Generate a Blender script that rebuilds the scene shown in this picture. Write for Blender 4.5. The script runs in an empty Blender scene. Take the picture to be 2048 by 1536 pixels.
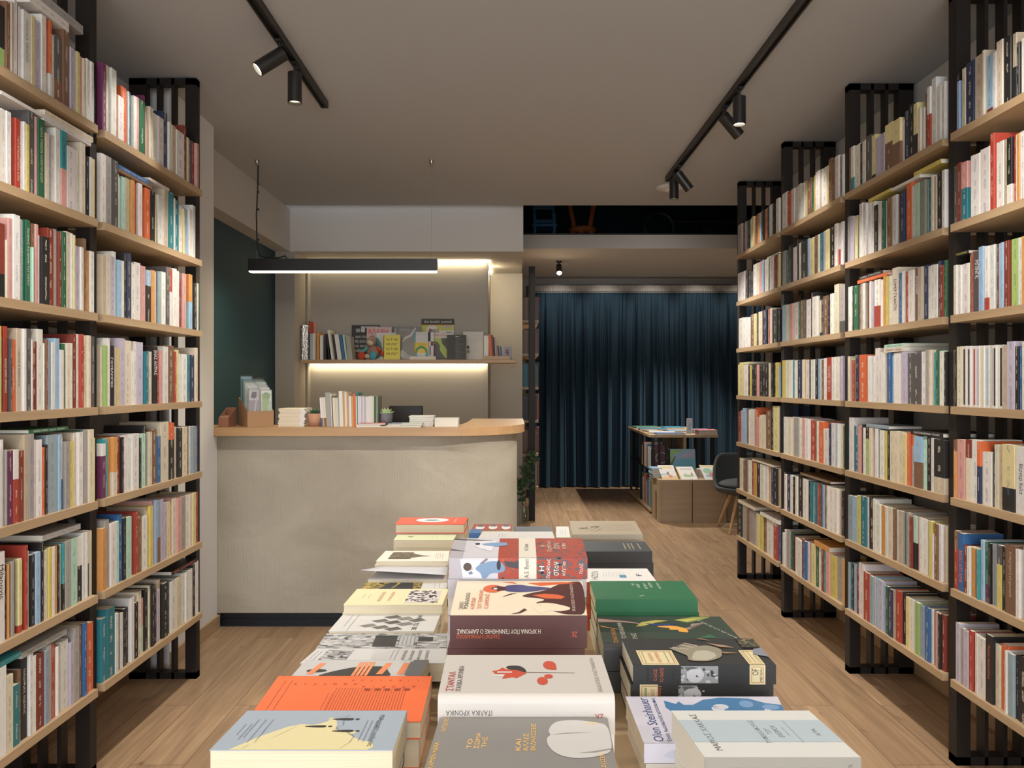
import bpy, bmesh, math, random, re
from mathutils import Vector, Matrix
sc = bpy.context.scene
col = sc.collection
PI = math.pi
rnd = random.Random(7)
F, EYE, HOR = 1560.0, 1.35, 767.0        # focal length in pixels, eye height, horizon row

# ------------------------------------------------------------------ camera, world, light, exposure
cam = bpy.data.cameras.new('camera'); camo = bpy.data.objects.new('camera', cam); col.objects.link(camo)
cam.sensor_width = 36; cam.lens = F / 2048 * 36; cam.shift_y = -1 / 2048; cam.clip_start = .02
camo.location = (0, 0, EYE); camo.rotation_euler = (PI / 2, 0, 0); sc.camera = camo
sc.view_settings.view_transform = 'Standard'; sc.view_settings.look = 'None'
sc.view_settings.gamma = 1; sc.view_settings.use_curve_mapping = False
sc.view_settings.exposure = 1.08
w = bpy.data.worlds.new('world'); sc.world = w; w.use_nodes = True
w.node_tree.nodes['Background'].inputs[0].default_value = (.75, .85, 1, 1)
w.node_tree.nodes['Background'].inputs[1].default_value = .25

def lamp(name, kind, loc, aim, power, colour, **kw):
    l = bpy.data.lights.new(name, kind); o = bpy.data.objects.new(name, l); col.objects.link(o)
    o.location = loc; o.rotation_euler = (Vector(aim) - Vector(loc)).to_track_quat('-Z', 'Y').to_euler()
    l.energy = power; l.color = colour
    for k, v in kw.items(): setattr(l, k, v)
    return o
WARM = (1, .935, .85); NEUT = (1, .93, .84)
# daylight through the shop window behind the camera
lamp('window_daylight', 'AREA', (.05, -2.9, 1.5), (.05, 2, 1.15), 88, (.96, .975, 1), shape='RECTANGLE', size=3.3, size_y=2.3)
# daylight reaching the upper floor
def led(name, loc, aim, power, sx, sy): return lamp(name, 'AREA', loc, aim, power, (1, .82, .52), shape='RECTANGLE', size=sx, size_y=sy)

# ------------------------------------------------------------------ materials
def mat(name, c=(.5, .5, .5), rough=.6, metal=0, emit=None, bump=None, var=None, spec=.5):
    m = bpy.data.materials.new(name); m.use_nodes = True
    nt = m.node_tree; b = nt.nodes['Principled BSDF']
    b.inputs['Base Color'].default_value = (*c, 1); b.inputs['Roughness'].default_value = rough
    b.inputs['Metallic'].default_value = metal; b.inputs['Specular IOR Level'].default_value = spec
    if emit:
        b.inputs['Emission Color'].default_value = (*emit[0], 1); b.inputs['Emission Strength'].default_value = emit[1]
    tc = None
    if bump or var:
        tc = nt.nodes.new('ShaderNodeTexCoord')
    if var:   # (scale vector, amount, second colour)
        mp = nt.nodes.new('ShaderNodeMapping'); mp.inputs['Scale'].default_value = var[0]
        nz = nt.nodes.new('ShaderNodeTexNoise'); nz.inputs['Scale'].default_value = 1; nz.inputs['Detail'].default_value = 5
        cr = nt.nodes.new('ShaderNodeValToRGB'); cr.color_ramp.elements[0].position = .5 - var[1]; cr.color_ramp.elements[1].position = .5 + var[1]
        cr.color_ramp.elements[0].color = (*var[2], 1); cr.color_ramp.elements[1].color = (*c, 1)
        nt.links.new(tc.outputs['Object'], mp.inputs[0]); nt.links.new(mp.outputs[0], nz.inputs[0])
        nt.links.new(nz.outputs[0], cr.inputs[0]); nt.links.new(cr.outputs[0], b.inputs['Base Color'])
    if bump:  # (scale vector, strength)
        mp = nt.nodes.new('ShaderNodeMapping'); mp.inputs['Scale'].default_value = bump[0]
        nz = nt.nodes.new('ShaderNodeTexNoise'); nz.inputs['Scale'].default_value = 1; nz.inputs['Detail'].default_value = 4
        bp = nt.nodes.new('ShaderNodeBump'); bp.inputs['Strength'].default_value = bump[1]; bp.inputs['Distance'].default_value = .01
        nt.links.new(tc.outputs['Object'], mp.inputs[0]); nt.links.new(mp.outputs[0], nz.inputs[0])
        nt.links.new(nz.outputs[0], bp.inputs['Height']); nt.links.new(bp.outputs[0], b.inputs['Normal'])
    return m

def oak(name, c1, c2, along='Y', rough=.5, scale=1.0):
    s = {'Y': (28, 1.6, 28), 'X': (1.6, 28, 28), 'Z': (28, 28, 1.6)}[along]
    return mat(name, c1, rough, var=([v * scale for v in s], .22, c2), bump=([v * 3 for v in s], .08))

M = {}
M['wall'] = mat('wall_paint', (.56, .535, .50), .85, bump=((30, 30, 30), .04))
M['ceiling'] = mat('ceiling_paint', (.425, .435, .445), .9)
M['white'] = mat('white_paint', (.70, .70, .70), .8, bump=((20, 20, 20), .03))
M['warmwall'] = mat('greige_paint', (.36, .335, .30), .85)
M['teal'] = mat('teal_paint', (.006, .046, .068), .7, bump=((20, 20, 20), .04))
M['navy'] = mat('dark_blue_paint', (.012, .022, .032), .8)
M['frame'] = mat('black_brown_lacquer', (.013, .0095, .008), .5, spec=.3)
M['black'] = mat('black_metal', (.012, .011, .010), .4)
M['plinth'] = mat('navy_plinth', (.006, .010, .018), .4)
M['shelf'] = oak('shelf_oak', (.47, .335, .20), (.37, .25, .14), 'Y')
M['shelfx'] = oak('wall_shelf_wood', (.50, .34, .21), (.40, .26, .15), 'X')
M['solid'] = oak('solid_beech', (.50, .31, .155), (.41, .24, .11), 'X', .4, .8)
M['cab'] = oak('pale_oak_veneer', (.42, .31, .20), (.36, .26, .165), 'X', .5)
M['leg'] = oak('beech_leg', (.62, .38, .19), (.5, .3, .14), 'Z')
M['paper'] = mat('paper', (.74, .71, .63), .85, var=((6, 6, 900), .3, (.66, .62, .53)))
M['cream'] = mat('cream_paper', (.70, .62, .46), .85, var=((6, 6, 900), .3, (.60, .52, .37)))
M['led'] = mat('led_strip', (1, .9, .7), .5, emit=((1, .80, .48), 4.5))
M['diffuser'] = mat('lamp_diffuser', (1, .9, .75), .5, emit=((1, .82, .56), 5))
M['lens'] = mat('lamp_lens', (1, .95, .85), .5, emit=((1, .88, .68), 9))
M['lensdim'] = mat('lamp_reflector', (1, .9, .7), .5, emit=((1, .80, .50), 1.2))
M['lensbright'] = mat('lamp_bulb', (1, .9, .7), .5, emit=((1, .80, .50), 60))
M['kraft'] = mat('kraft_card', (.40, .23, .115), .8, bump=((90, 90, 90), .1))
M['kraftd'] = mat('kraft_card_reddish', (.30, .13, .075), .8)
M['terracotta'] = mat('terracotta', (.52, .27, .17), .7)
M['greypot'] = mat('grey_ceramic', (.16, .15, .165), .6)
M['greyfab'] = mat('charcoal_felt', (.075, .085, .092), .95, bump=((400, 400, 400), .2))
M['leafd'] = mat('dark_leaf', (.03, .075, .028), .5)
M['leafl'] = mat('pale_leaf', (.38, .50, .24), .5)
M['screen'] = mat('monitor_plastic', (.012, .012, .013), .5)
M['foil'] = mat('silver_foil', (.55, .55, .54), .22, 1, bump=((45, 45, 25), 1.0))
M['metal'] = mat('satin_metal', (.45, .42, .38), .35, 1)
M['smoke'] = mat('white_plastic', (.62, .60, .56), .5)
M['curtain'] = mat('blue_curtain_cloth', (.016, .045, .074), .82, bump=((500, 500, 500), .1))
M['header'] = mat('curtain_header_tape', (.45, .42, .38), .85)

def flat(c, rough=.55):
    k = 'ink_%02d_%02d_%02d' % tuple(int(v * 99) for v in c)
    if k not in M: M[k] = mat(k, c, rough)
    return M[k]

def glassmat(name, tint=(1, 1, 1), rough=0.0, alpha=.25):
    m = bpy.data.materials.new(name); m.use_nodes = True; nt = m.node_tree; nt.nodes.clear()
    o = nt.nodes.new('ShaderNodeOutputMaterial'); mx = nt.nodes.new('ShaderNodeMixShader')
    t = nt.nodes.new('ShaderNodeBsdfTransparent'); t.inputs[0].default_value = (*tint, 1)
    g = nt.nodes.new('ShaderNodeBsdfGlossy'); g.inputs['Roughness'].default_value = rough
    mx.inputs[0].default_value = alpha
    nt.links.new(t.outputs[0], mx.inputs[1]); nt.links.new(g.outputs[0], mx.inputs[2]); nt.links.new(mx.outputs[0], o.inputs[0])
    return m
M['glass'] = glassmat('clear_glass', (.9, .95, .95), 0, .06)
M['film'] = glassmat('clear_film', (.95, .95, .95), .3, .06)

# book cover material: colours come from the mesh, plus a band of small print on the spine
def covermat():
    m = bpy.data.materials.new('printed_cover'); m.use_nodes = True; nt = m.node_tree; L = nt.links
    b = nt.nodes['Principled BSDF']; b.inputs['Roughness'].default_value = .48
    def N(t, **k):
        n = nt.nodes.new(t)
        for a, v in k.items(): setattr(n, a, v)
        return n
    ca = N('ShaderNodeAttribute', attribute_name='col'); ia = N('ShaderNodeAttribute', attribute_name='ink')
    uv = N('ShaderNodeUVMap', uv_map='uv'); sp = N('ShaderNodeSeparateXYZ'); L.new(uv.outputs[0], sp.inputs[0])
    def math_(op, a, c=None):
        n = N('ShaderNodeMath', operation=op)
        for i, v in enumerate((a, c)):
            if v is None: continue
            if isinstance(v, (int, float)): n.inputs[i].default_value = v
            else: L.new(v, n.inputs[i])
        return n.outputs[0]
    def noise(su, sv, th):
        mp = N('ShaderNodeMapping'); mp.inputs['Scale'].default_value = (su, sv, 1); L.new(uv.outputs[0], mp.inputs[0])
        n = N('ShaderNodeTexNoise'); n.inputs['Scale'].default_value = 1; n.inputs['Detail'].default_value = 1; L.new(mp.outputs[0], n.inputs[0])
        return math_('GREATER_THAN', n.outputs[0], th)
    letters = noise(2.2, 620, .50); words = noise(.15, 22, .50)
    au = math_('ABSOLUTE', sp.outputs[0]); mid = math_('LESS_THAN', au, .22)
    k = math_('MULTIPLY', math_('MULTIPLY', letters, words), math_('MULTIPLY', mid, ia.outputs['Alpha']))
    k = math_('MULTIPLY', k, .72)
    wn = N('ShaderNodeTexNoise'); wn.inputs['Scale'].default_value = 60; wn.inputs['Detail'].default_value = 3
    tcn = N('ShaderNodeTexCoord'); L.new(tcn.outputs['Object'], wn.inputs[0])
    mr = N('ShaderNodeMapRange'); mr.inputs[3].default_value = .86; mr.inputs[4].default_value = 1.1; L.new(wn.outputs[0], mr.inputs[0])
    mx = N('ShaderNodeMix', data_type='RGBA'); L.new(k, mx.inputs[0]); L.new(ca.outputs['Color'], mx.inputs[6]); L.new(ia.outputs['Color'], mx.inputs[7])
    mu = N('ShaderNodeMix', data_type='RGBA', blend_type='MULTIPLY'); mu.inputs[0].default_value = 1
    L.new(mx.outputs[2], mu.inputs[6]); L.new(mr.outputs[0], mu.inputs[7]); L.new(mu.outputs[2], b.inputs['Base Color'])
    return m
M['cover'] = covermat()

def floormat():
    m = bpy.data.materials.new('oak_laminate'); m.use_nodes = True; nt = m.node_tree; L = nt.links; b = nt.nodes['Principled BSDF']
    tc = nt.nodes.new('ShaderNodeTexCoord')
    rot = nt.nodes.new('ShaderNodeMapping'); rot.inputs['Rotation'].default_value = (0, 0, PI / 2); L.new(tc.outputs['Object'], rot.inputs[0])
    br = nt.nodes.new('ShaderNodeTexBrick'); br.offset = .37; br.inputs['Scale'].default_value = 1
    for k, v in (('Brick Width', 1.38), ('Row Height', .193), ('Mortar Size', .0016), ('Mortar Smooth', .3), ('Bias', 0)): br.inputs[k].default_value = v
    br.inputs['Color1'].default_value = (.38, .25, .148, 1); br.inputs['Color2'].default_value = (.32, .205, .117, 1); br.inputs['Mortar'].default_value = (.13, .075, .045, 1)
    L.new(rot.outputs[0], br.inputs[0])
    # per-plank offset for the grain
    ad = nt.nodes.new('ShaderNodeVectorMath'); ad.operation = 'MULTIPLY_ADD'; ad.inputs[1].default_value = (40, 40, 40)
    L.new(br.outputs['Color'], ad.inputs[0]); L.new(tc.outputs['Object'], ad.inputs[2])
    def nz(scale, detail, lo, hi, a, c, dist=0):
        mp = nt.nodes.new('ShaderNodeMapping'); mp.inputs['Scale'].default_value = scale; L.new(ad.outputs[0], mp.inputs[0])
        n = nt.nodes.new('ShaderNodeTexNoise'); n.inputs['Scale'].default_value = 1; n.inputs['Detail'].default_value = detail; n.inputs['Distortion'].default_value = dist
        L.new(mp.outputs[0], n.inputs[0]); r = nt.nodes.new('ShaderNodeMapRange')
        for i, v in enumerate((lo, hi, a, c)): r.inputs[i + 1].default_value = v
        L.new(n.outputs[0], r.inputs[0]); return r.outputs[0]
    g1 = nz((60, 2.2, 1), 6, .3, .7, .80, 1.14); g2 = nz((9, 1.1, 1), 4, .3, .7, .84, 1.12, 1.5); g3 = nz((7, 2.4, 1), 2, .66, .78, 1, .52, 2.0)
    c = br.outputs['Color']
    for g in (g1, g2, g3):
        mu = nt.nodes.new('ShaderNodeMix'); mu.data_type = 'RGBA'; mu.blend_type = 'MULTIPLY'; mu.inputs[0].default_value = 1
        L.new(c, mu.inputs[6]); L.new(g, mu.inputs[7]); c = mu.outputs[2]
    L.new(c, b.inputs['Base Color']); b.inputs['Roughness'].default_value = .42; b.inputs['Specular IOR Level'].default_value = .4
    bp = nt.nodes.new('ShaderNodeBump'); bp.inputs['Strength'].default_value = .25; bp.inputs['Distance'].default_value = .002
    inv = nt.nodes.new('ShaderNodeMath'); inv.operation = 'SUBTRACT'; inv.inputs[0].default_value = 1; L.new(br.outputs['Fac'], inv.inputs[1])
    L.new(inv.outputs[0], bp.inputs['Height']); L.new(bp.outputs[0], b.inputs['Normal'])
    return m
M['floor'] = floormat()

def plastermat():
    m = bpy.data.materials.new('trowelled_plaster'); m.use_nodes = True; nt = m.node_tree; L = nt.links; b = nt.nodes['Principled BSDF']
    b.inputs['Roughness'].default_value = .7
    tc = nt.nodes.new('ShaderNodeTexCoord')
    def tex(scale, detail=4, dist=0.0):
        mp = nt.nodes.new('ShaderNodeMapping'); mp.inputs['Scale'].default_value = scale; L.new(tc.outputs['Object'], mp.inputs[0])
        n = nt.nodes.new('ShaderNodeTexNoise'); n.inputs['Scale'].default_value = 1; n.inputs['Detail'].default_value = detail; n.inputs['Distortion'].default_value = dist
        L.new(mp.outputs[0], n.inputs[0]); return n.outputs[0]
    def mm(op, a, c):
        n = nt.nodes.new('ShaderNodeMath'); n.operation = op
        for i, v in enumerate((a, c)):
            if isinstance(v, (int, float)): n.inputs[i].default_value = v
            else: L.new(v, n.inputs[i])
        return n.outputs[0]
    comb = tex((130, 130, 3.5), 3); mask = tex((2.1, 2.1, 2.4), 3, .8)
    r = nt.nodes.new('ShaderNodeMapRange'); r.inputs[1].default_value = .45; r.inputs[2].default_value = .62; L.new(mask, r.inputs[0])
    wv = nt.nodes.new('ShaderNodeTexVoronoi'); wv.feature = 'DISTANCE_TO_EDGE'; wv.inputs['Scale'].default_value = 1
    mp = nt.nodes.new('ShaderNodeMapping'); mp.inputs['Scale'].default_value = (5, 5, 3.4); mp.inputs['Rotation'].default_value = (0, .6, 0)
    ad = nt.nodes.new('ShaderNodeVectorMath'); ad.operation = 'MULTIPLY_ADD'; ad.inputs[1].default_value = (.5, .5, .5)
    nn = nt.nodes.new('ShaderNodeTexNoise'); nn.inputs['Scale'].default_value = 6; L.new(tc.outputs['Object'], nn.inputs[0])
    L.new(nn.outputs['Color'], ad.inputs[0]); L.new(tc.outputs['Object'], ad.inputs[2]); L.new(ad.outputs[0], mp.inputs[0]); L.new(mp.outputs[0], wv.inputs[0])
    ridge = nt.nodes.new('ShaderNodeMapRange'); ridge.inputs[1].default_value = 0; ridge.inputs[2].default_value = .025; ridge.inputs[3].default_value = 1; ridge.inputs[4].default_value = 0
    L.new(wv.outputs['Distance'], ridge.inputs[0])
    sc_ = tex((55, 55, 40), 5, 1)
    h = mm('ADD', mm('MULTIPLY', comb, mm('MULTIPLY', r.outputs[0], 1.2)), mm('ADD', mm('MULTIPLY', mm('MULTIPLY', ridge.outputs[0], mask), .14), mm('MULTIPLY', sc_, .35)))
    bp = nt.nodes.new('ShaderNodeBump'); bp.inputs['Strength'].default_value = .75; bp.inputs['Distance'].default_value = .006
    L.new(h, bp.inputs['Height']); L.new(bp.outputs[0], b.inputs['Normal'])
    cr = nt.nodes.new('ShaderNodeValToRGB'); cr.color_ramp.elements[0].position = .34; cr.color_ramp.elements[1].position = .62
    cr.color_ramp.elements[0].color = (.30, .265, .205, 1); cr.color_ramp.elements[1].color = (.42, .38, .305, 1)
    L.new(tex((1.3, 1.3, 2.6), 6, .5), cr.inputs[0]); L.new(cr.outputs[0], b.inputs['Base Color'])
    return m
M['plaster'] = plastermat()

# ------------------------------------------------------------------ mesh helpers
class MB:
    def __init__(s): s.v = []; s.f = []; s.m = []; s.sm = []
    def face(s, pts, mi=0, smooth=False):
        n = len(s.v); s.v += [tuple(p) for p in pts]; s.f.append(tuple(range(n, n + len(pts)))); s.m.append(mi); s.sm.append(smooth)
    def idx(s, verts, faces, mi=0, smooth=False):
        n = len(s.v); s.v += [tuple(p) for p in verts]
        for f in faces: s.f.append(tuple(n + i for i in f)); s.m.append(mi); s.sm.append(smooth)
    def box(s, x0, x1, y0, y1, z0, z1, mi=0):
        x0, x1 = sorted((x0, x1)); y0, y1 = sorted((y0, y1)); z0, z1 = sorted((z0, z1))
        v = [(x, y, z) for z in (z0, z1) for y in (y0, y1) for x in (x0, x1)]
        s.idx(v, [(0, 2, 3, 1), (4, 5, 7, 6), (0, 1, 5, 4), (2, 6, 7, 3), (0, 4, 6, 2), (1, 3, 7, 5)], mi)
    def prism(s, poly, z0, z1, mi=0, smooth=False):
        n = len(poly); v = [(x, y, z0) for x, y in poly] + [(x, y, z1) for x, y in poly]
        s.idx(v, [tuple(range(n))[::-1], tuple(range(n, 2 * n))], mi)
        s.idx(v, [(i, (i + 1) % n, n + (i + 1) % n, n + i) for i in range(n)], mi, smooth)
    def tube(s, a, b, r0, r1=None, n=12, mi=0, caps=True):
        r1 = r0 if r1 is None else r1
        a, b = Vector(a), Vector(b); d = (b - a).normalized()
        u = d.orthogonal().normalized(); w_ = d.cross(u)
        v = [a + (u * math.cos(t) + w_ * math.sin(t)) * r0 for t in [2 * PI * i / n for i in range(n)]]
        v += [b + (u * math.cos(t) + w_ * math.sin(t)) * r1 for t in [2 * PI * i / n for i in range(n)]]
        s.idx(v, [(i, (i + 1) % n, n + (i + 1) % n, n + i) for i in range(n)], mi, True)
        if caps: s.idx(v, [tuple(range(n))[::-1], tuple(range(n, 2 * n))], mi)
    def lathe(s, prof, c, n=24, mi=0):
        v = [(c[0] + r * math.cos(2 * PI * i / n), c[1] + r * math.sin(2 * PI * i / n), c[2] + z) for r, z in prof for i in range(n)]
        f = [(j * n + i, j * n + (i + 1) % n, (j + 1) * n + (i + 1) % n, (j + 1) * n + i) for j in range(len(prof) - 1) for i in range(n)]
        s.idx(v, f, mi, True)
    def ball(s, c, r, n=12, mi=0, rot=None):
        c = Vector(c); r = Vector(r if hasattr(r, '__len__') else (r, r, r)); v = []
        for j in range(n // 2 + 1):
            for i in range(n):
                a, b = PI * j / (n // 2), 2 * PI * i / n
                p = Vector((r.x * math.sin(a) * math.cos(b), r.y * math.sin(a) * math.sin(b), r.z * math.cos(a)))
                if rot: p = rot @ p
                v.append(c + p)
        s.idx(v, [(j * n + i, (j + 1) * n + i, (j + 1) * n + (i + 1) % n, j * n + (i + 1) % n) for j in range(n // 2) for i in range(n)], mi, True)
    def build(s, name, mats, parent=None, origin=None, weld=False):
        me = bpy.data.meshes.new(name)
        o0 = Vector(origin) if origin is not None else Vector((0, 0, 0))
        me.from_pydata([tuple(Vector(p) - o0) for p in s.v], [], s.f)
        for m in (mats if isinstance(mats, (list, tuple)) else [mats]): me.materials.append(m if not isinstance(m, str) else M[m])
        me.polygons.foreach_set('material_index', s.m); me.polygons.foreach_set('use_smooth', s.sm); me.update()
        if weld:
            bm = bmesh.new(); bm.from_mesh(me); bmesh.ops.remove_doubles(bm, verts=bm.verts, dist=1e-5); bm.to_mesh(me); bm.free()
        o = bpy.data.objects.new(name, me); col.objects.link(o)
        if parent:
            o.parent = parent; o.location = o0 - parent.location
        else: o.location = o0
        return o
def tag(o, label=None, cat=None, group=None, kind=None):
    for k, v in (('label', label), ('category', cat), ('group', group), ('kind', kind)):
        if v: o[k] = v
    return o
def empty(name, loc, label, cat, group=None):
    o = bpy.data.objects.new(name, None); o.empty_display_size = .05; col.objects.link(o); o.location = loc
    return tag(o, label, cat, group)
def struct(name, m, *boxes, label=None):
    b = MB()
    for x in boxes: b.box(*x)
    return tag(b.build(name, m), label, None, None, 'structure')
def at(px, py, Y): return Vector(((px - 1024) * Y / F, Y, EYE - (py - HOR) * Y / F))
def bevel(o, wd, seg=2):
    m = o.modifiers.new('bevel', 'BEVEL'); m.width = wd; m.segments = seg; m.limit_method = 'ANGLE'; return o

_tc = {}
GREEK = str.maketrans('ΑΒΕΖΗΙΚΜΝΟΡΤΥΧο', 'ABEZHIKMNOPTYXo')
def textmesh(s):
    s = s.translate(GREEK)
    if s not in _tc:
        cu = bpy.data.curves.new('t', 'FONT'); cu.body = s; cu.size = 1; cu.resolution_u = 2
        ob = bpy.data.objects.new('t', cu); col.objects.link(ob)
        dg = bpy.context.evaluated_depsgraph_get(); me = bpy.data.meshes.new_from_object(ob.evaluated_get(dg))
        vs = [v.co.copy() for v in me.vertices]; fs = [tuple(p.vertices) for p in me.polygons]
        bpy.data.objects.remove(ob); bpy.data.curves.remove(cu); bpy.data.meshes.remove(me)
        if vs:
            x0, x1 = min(v.x for v in vs), max(v.x for v in vs); y0, y1 = min(v.y for v in vs), max(v.y for v in vs)
        else: x0, x1, y0, y1 = 0, 1, 0, 1
        _tc[s] = ([((v.x - (x0 + x1) / 2) / (x1 - x0), (v.y - (y0 + y1) / 2) / (y1 - y0)) for v in vs], fs, (x1 - x0) / (y1 - y0))
    return _tc[s]
def text3d(s, c, xd, yd, length, height, m, parent, name='lettering'):
    """Lettering centred at c, running along xd over 'length' metres, letters 'height' tall along yd."""
    vs, fs, asp = textmesh(s); c, xd, yd = Vector(c), Vector(xd).normalized(), Vector(yd).normalized()
    if length is None: length = height * asp
    b = MB(); b.idx([c + xd * x * length + yd * y * height for x, y in vs], fs)
    return b.build(name, m, parent, c)

# ------------------------------------------------------------------ the room
CZ = 2.75
struct('floor', 'floor', (-2.2, 3.4, -3.1, 10.6, -.06, 0))
struct('ceiling', 'ceiling', (-2.1, 2.0, -3.1, 6.13, CZ, CZ + .12), (2.0, 3.4, 5.3, 6.13, CZ, CZ + .12))
struct('wall_left', 'wall', (-1.92, -1.80, -3.1, 3.70, 0, CZ))
struct('wall_pillar', 'white', (-1.98, -1.625, 3.70, 4.25, 0, CZ), (-1.98, -1.625, 4.25, 4.298, 0, 1.06))
struct('wall_teal', 'teal', (-2.0, -1.90, 4.25, 6.28, 0, 2.42))
struct('wall_beam_side', 'wall', (-2.05, -1.78, 4.25, 6.258, 2.409, CZ))
struct('wall_beam_counter', 'wall', (-2.05, .09, 6.258, 7.60, 2.409, CZ + .12))
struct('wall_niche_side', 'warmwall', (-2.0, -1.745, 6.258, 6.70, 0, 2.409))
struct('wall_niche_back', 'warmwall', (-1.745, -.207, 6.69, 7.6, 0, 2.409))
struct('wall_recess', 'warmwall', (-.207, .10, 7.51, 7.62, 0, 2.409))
struct('wall_right', 'wall', (1.89, 2.0, -3.1, 5.46, 0, CZ), (2.0, 3.4, 5.34, 5.46, 0, CZ))
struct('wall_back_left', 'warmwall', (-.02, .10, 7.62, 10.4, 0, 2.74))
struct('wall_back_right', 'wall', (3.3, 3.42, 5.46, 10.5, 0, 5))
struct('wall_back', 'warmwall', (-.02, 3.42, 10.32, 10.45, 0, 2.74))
struct('ceiling_gallery_slab', 'wall', (.09, 3.3, 8.03, 10.45, 2.74, 2.88))
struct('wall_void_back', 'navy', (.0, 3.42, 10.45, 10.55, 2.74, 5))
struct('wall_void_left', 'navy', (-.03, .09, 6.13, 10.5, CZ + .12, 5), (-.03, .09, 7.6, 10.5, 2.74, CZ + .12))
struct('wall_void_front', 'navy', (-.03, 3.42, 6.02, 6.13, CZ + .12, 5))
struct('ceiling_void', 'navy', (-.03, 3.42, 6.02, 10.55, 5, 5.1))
# shop front behind the camera
struct('wall_shopfront', 'wall', (-1.9, -1.62, -3.12, -3.0, 0, CZ), (1.72, 2.0, -3.12, -3.0, 0, CZ), (-1.62, 1.72, -3.12, -3.0, 2.68, CZ), (-1.62, 1.72, -3.12, -3.0, 0, .3))
wf = struct('window_1', 'black', (-1.62, -1.57, -3.1, -3.03, .3, 2.68), (1.67, 1.72, -3.1, -3.03, .3, 2.68), (-1.57, 1.67, -3.1, -3.03, 2.62, 2.68), (-1.57, 1.67, -3.1, -3.03, .3, .36), (.02, .07, -3.1, -3.03, .36, 2.62))
b = MB(); b.box(-1.57, 1.67, -3.07, -3.062, .36, 2.62); b.build('pane', 'glass', wf)
# skirting boards
struct('baseboard_pillar', 'shelf', (-1.625, -1.61, 3.70, 4.298, 0, .075))
struct('baseboard_right', 'shelf', (1.875, 1.89, -3.0, 5.46, 0, .085))
struct('baseboard_left', 'shelf', (-1.80, -1.785, -3.0, 3.70, 0, .085))
struct('trim_1', 'warmwall', (-1.742, -1.728, 6.60, 6.69, 0, 2.409))
# glass balustrade of the gallery
bal = empty('balustrade', (.1, 8.07, 2.88), 'clear glass balustrade along the dark upper gallery edge', 'balustrade')
for x0, x1 in ((.12, 1.665), (1.68, 3.28)):
    b = MB(); b.box(x0, x1, 8.065, 8.077, 2.89, 3.85); b.build('glass_panel', 'glass', bal)
b = MB(); b.box(.1, 3.29, 8.05, 8.09, 2.88, 2.90); b.build('rail', 'black', bal)

# ------------------------------------------------------------------ ceiling track lights
def track(x, y0, y1, label):
    t = empty('lighting_track', (x, y1, CZ), label, 'track light rail', 'black ceiling tracks')
    b = MB(); b.box(x - .018, x + .018, y0, y1, CZ - .004, CZ); b.box(x - .018, x - .011, y0, y1, CZ - .032, CZ - .004); b.box(x + .011, x + .018, y0, y1, CZ - .032, CZ - .004)
    b.box(x - .011, x + .011, y0, y1, CZ - .02, CZ - .004)
    b.build('rail', 'black', t)
    b = MB(); b.box(x - .018, x + .018, y1 - .003, y1 + .003, CZ - .034, CZ); b.build('end_cap', 'black', t)
track(-.93, -2.6, 3.87, 'black ceiling track on the counter side, ending before the hanging lamp')
track(1.055, -2.6, 5.28, 'long black ceiling track beside the row of four bookcase bays')
def spot(x, y, d, label, lens='lensdim', power=9, size=52):
    d = Vector(d).normalized(); p = Vector((x, y, CZ - .034))
    t = empty('spotlight', p, label, 'spotlight', 'black cylinder spotlights on the ceiling tracks')
    b = MB(); b.tube(p, p + Vector((0, 0, -.055)), .006); b.box(x - .012, x + .012, y - .03, y + .03, p.z - .006, p.z + .002); b.build('stem', 'black', t)
    a = p + Vector((0, 0, -.055)) - d * .018; e = a + d * .128
    b = MB(); b.tube(a, e, .0295, n=28, caps=False)
    u = d.orthogonal().normalized(); w_ = d.cross(u)
    cc = [a + (u * math.cos(k * PI / 14) + w_ * math.sin(k * PI / 14)) * .0295 for k in range(28)]; b.face(cc[::-1])
    e2 = e - d * .012; b.tube(e2, e, .0265, n=28, caps=False); b.build('housing', 'black', t)
    b = MB(); cc = [e2 + (u * math.cos(k * PI / 14) + w_ * math.sin(k * PI / 14)) * .0265 for k in range(28)]; b.face(cc); b.build('lens', lens, t)
    lamp('spot_beam', 'SPOT', e + d * .004, e + d, power, WARM, spot_size=math.radians(size), spot_blend=.7, shadow_soft_size=.022)
SP = 7
spot(-.93, 3.12, (-.62, -.28, -.55), 'tilted spotlight with glowing lens on the shorter track', 'lens', SP)
spot(-.93, 3.34, (0, 0, -1), 'upright spotlight hanging on the shorter track', 'lensdim', 45, 100)
spot(1.055, 3.62, (0, 0, -1), 'upright spotlight, larger of the pair midway on the long track', 'lens', 50, 100)
spot(1.055, 3.86, (.62, .2, -.62), 'tilted spotlight tucked behind the upright one on the long track', 'lens', SP)
spot(1.055, 4.92, (.55, .05, -.7), 'tilted spotlight by the far end of the long track', 'lens', SP)
spot(1.055, 5.08, (0, 0, -1), 'upright spotlight at the far end, in front of the round detector', 'lensdim', 45, 100)
for x, y, d in ((-.93, 1.6, (-.7, .25, -.6)), (-.93, 1.2, (.55, .1, -.75)), (-.93, -.4, (-.4, .6, -.7)), (1.055, 2.0, (.7, .25, -.6)), (1.055, 1.5, (-.45, -.05, -.75)), (1.055, -.4, (.45, .6, -.7))):
    o = lamp('unseen_beam', 'SPOT', (x, y, CZ - .17), Vector((x, y, CZ - .17)) + Vector(d), 17, WARM, spot_size=math.radians(75), spot_blend=.8, shadow_soft_size=.03)  # extra beams out of view, no heads built on the tracks
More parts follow.
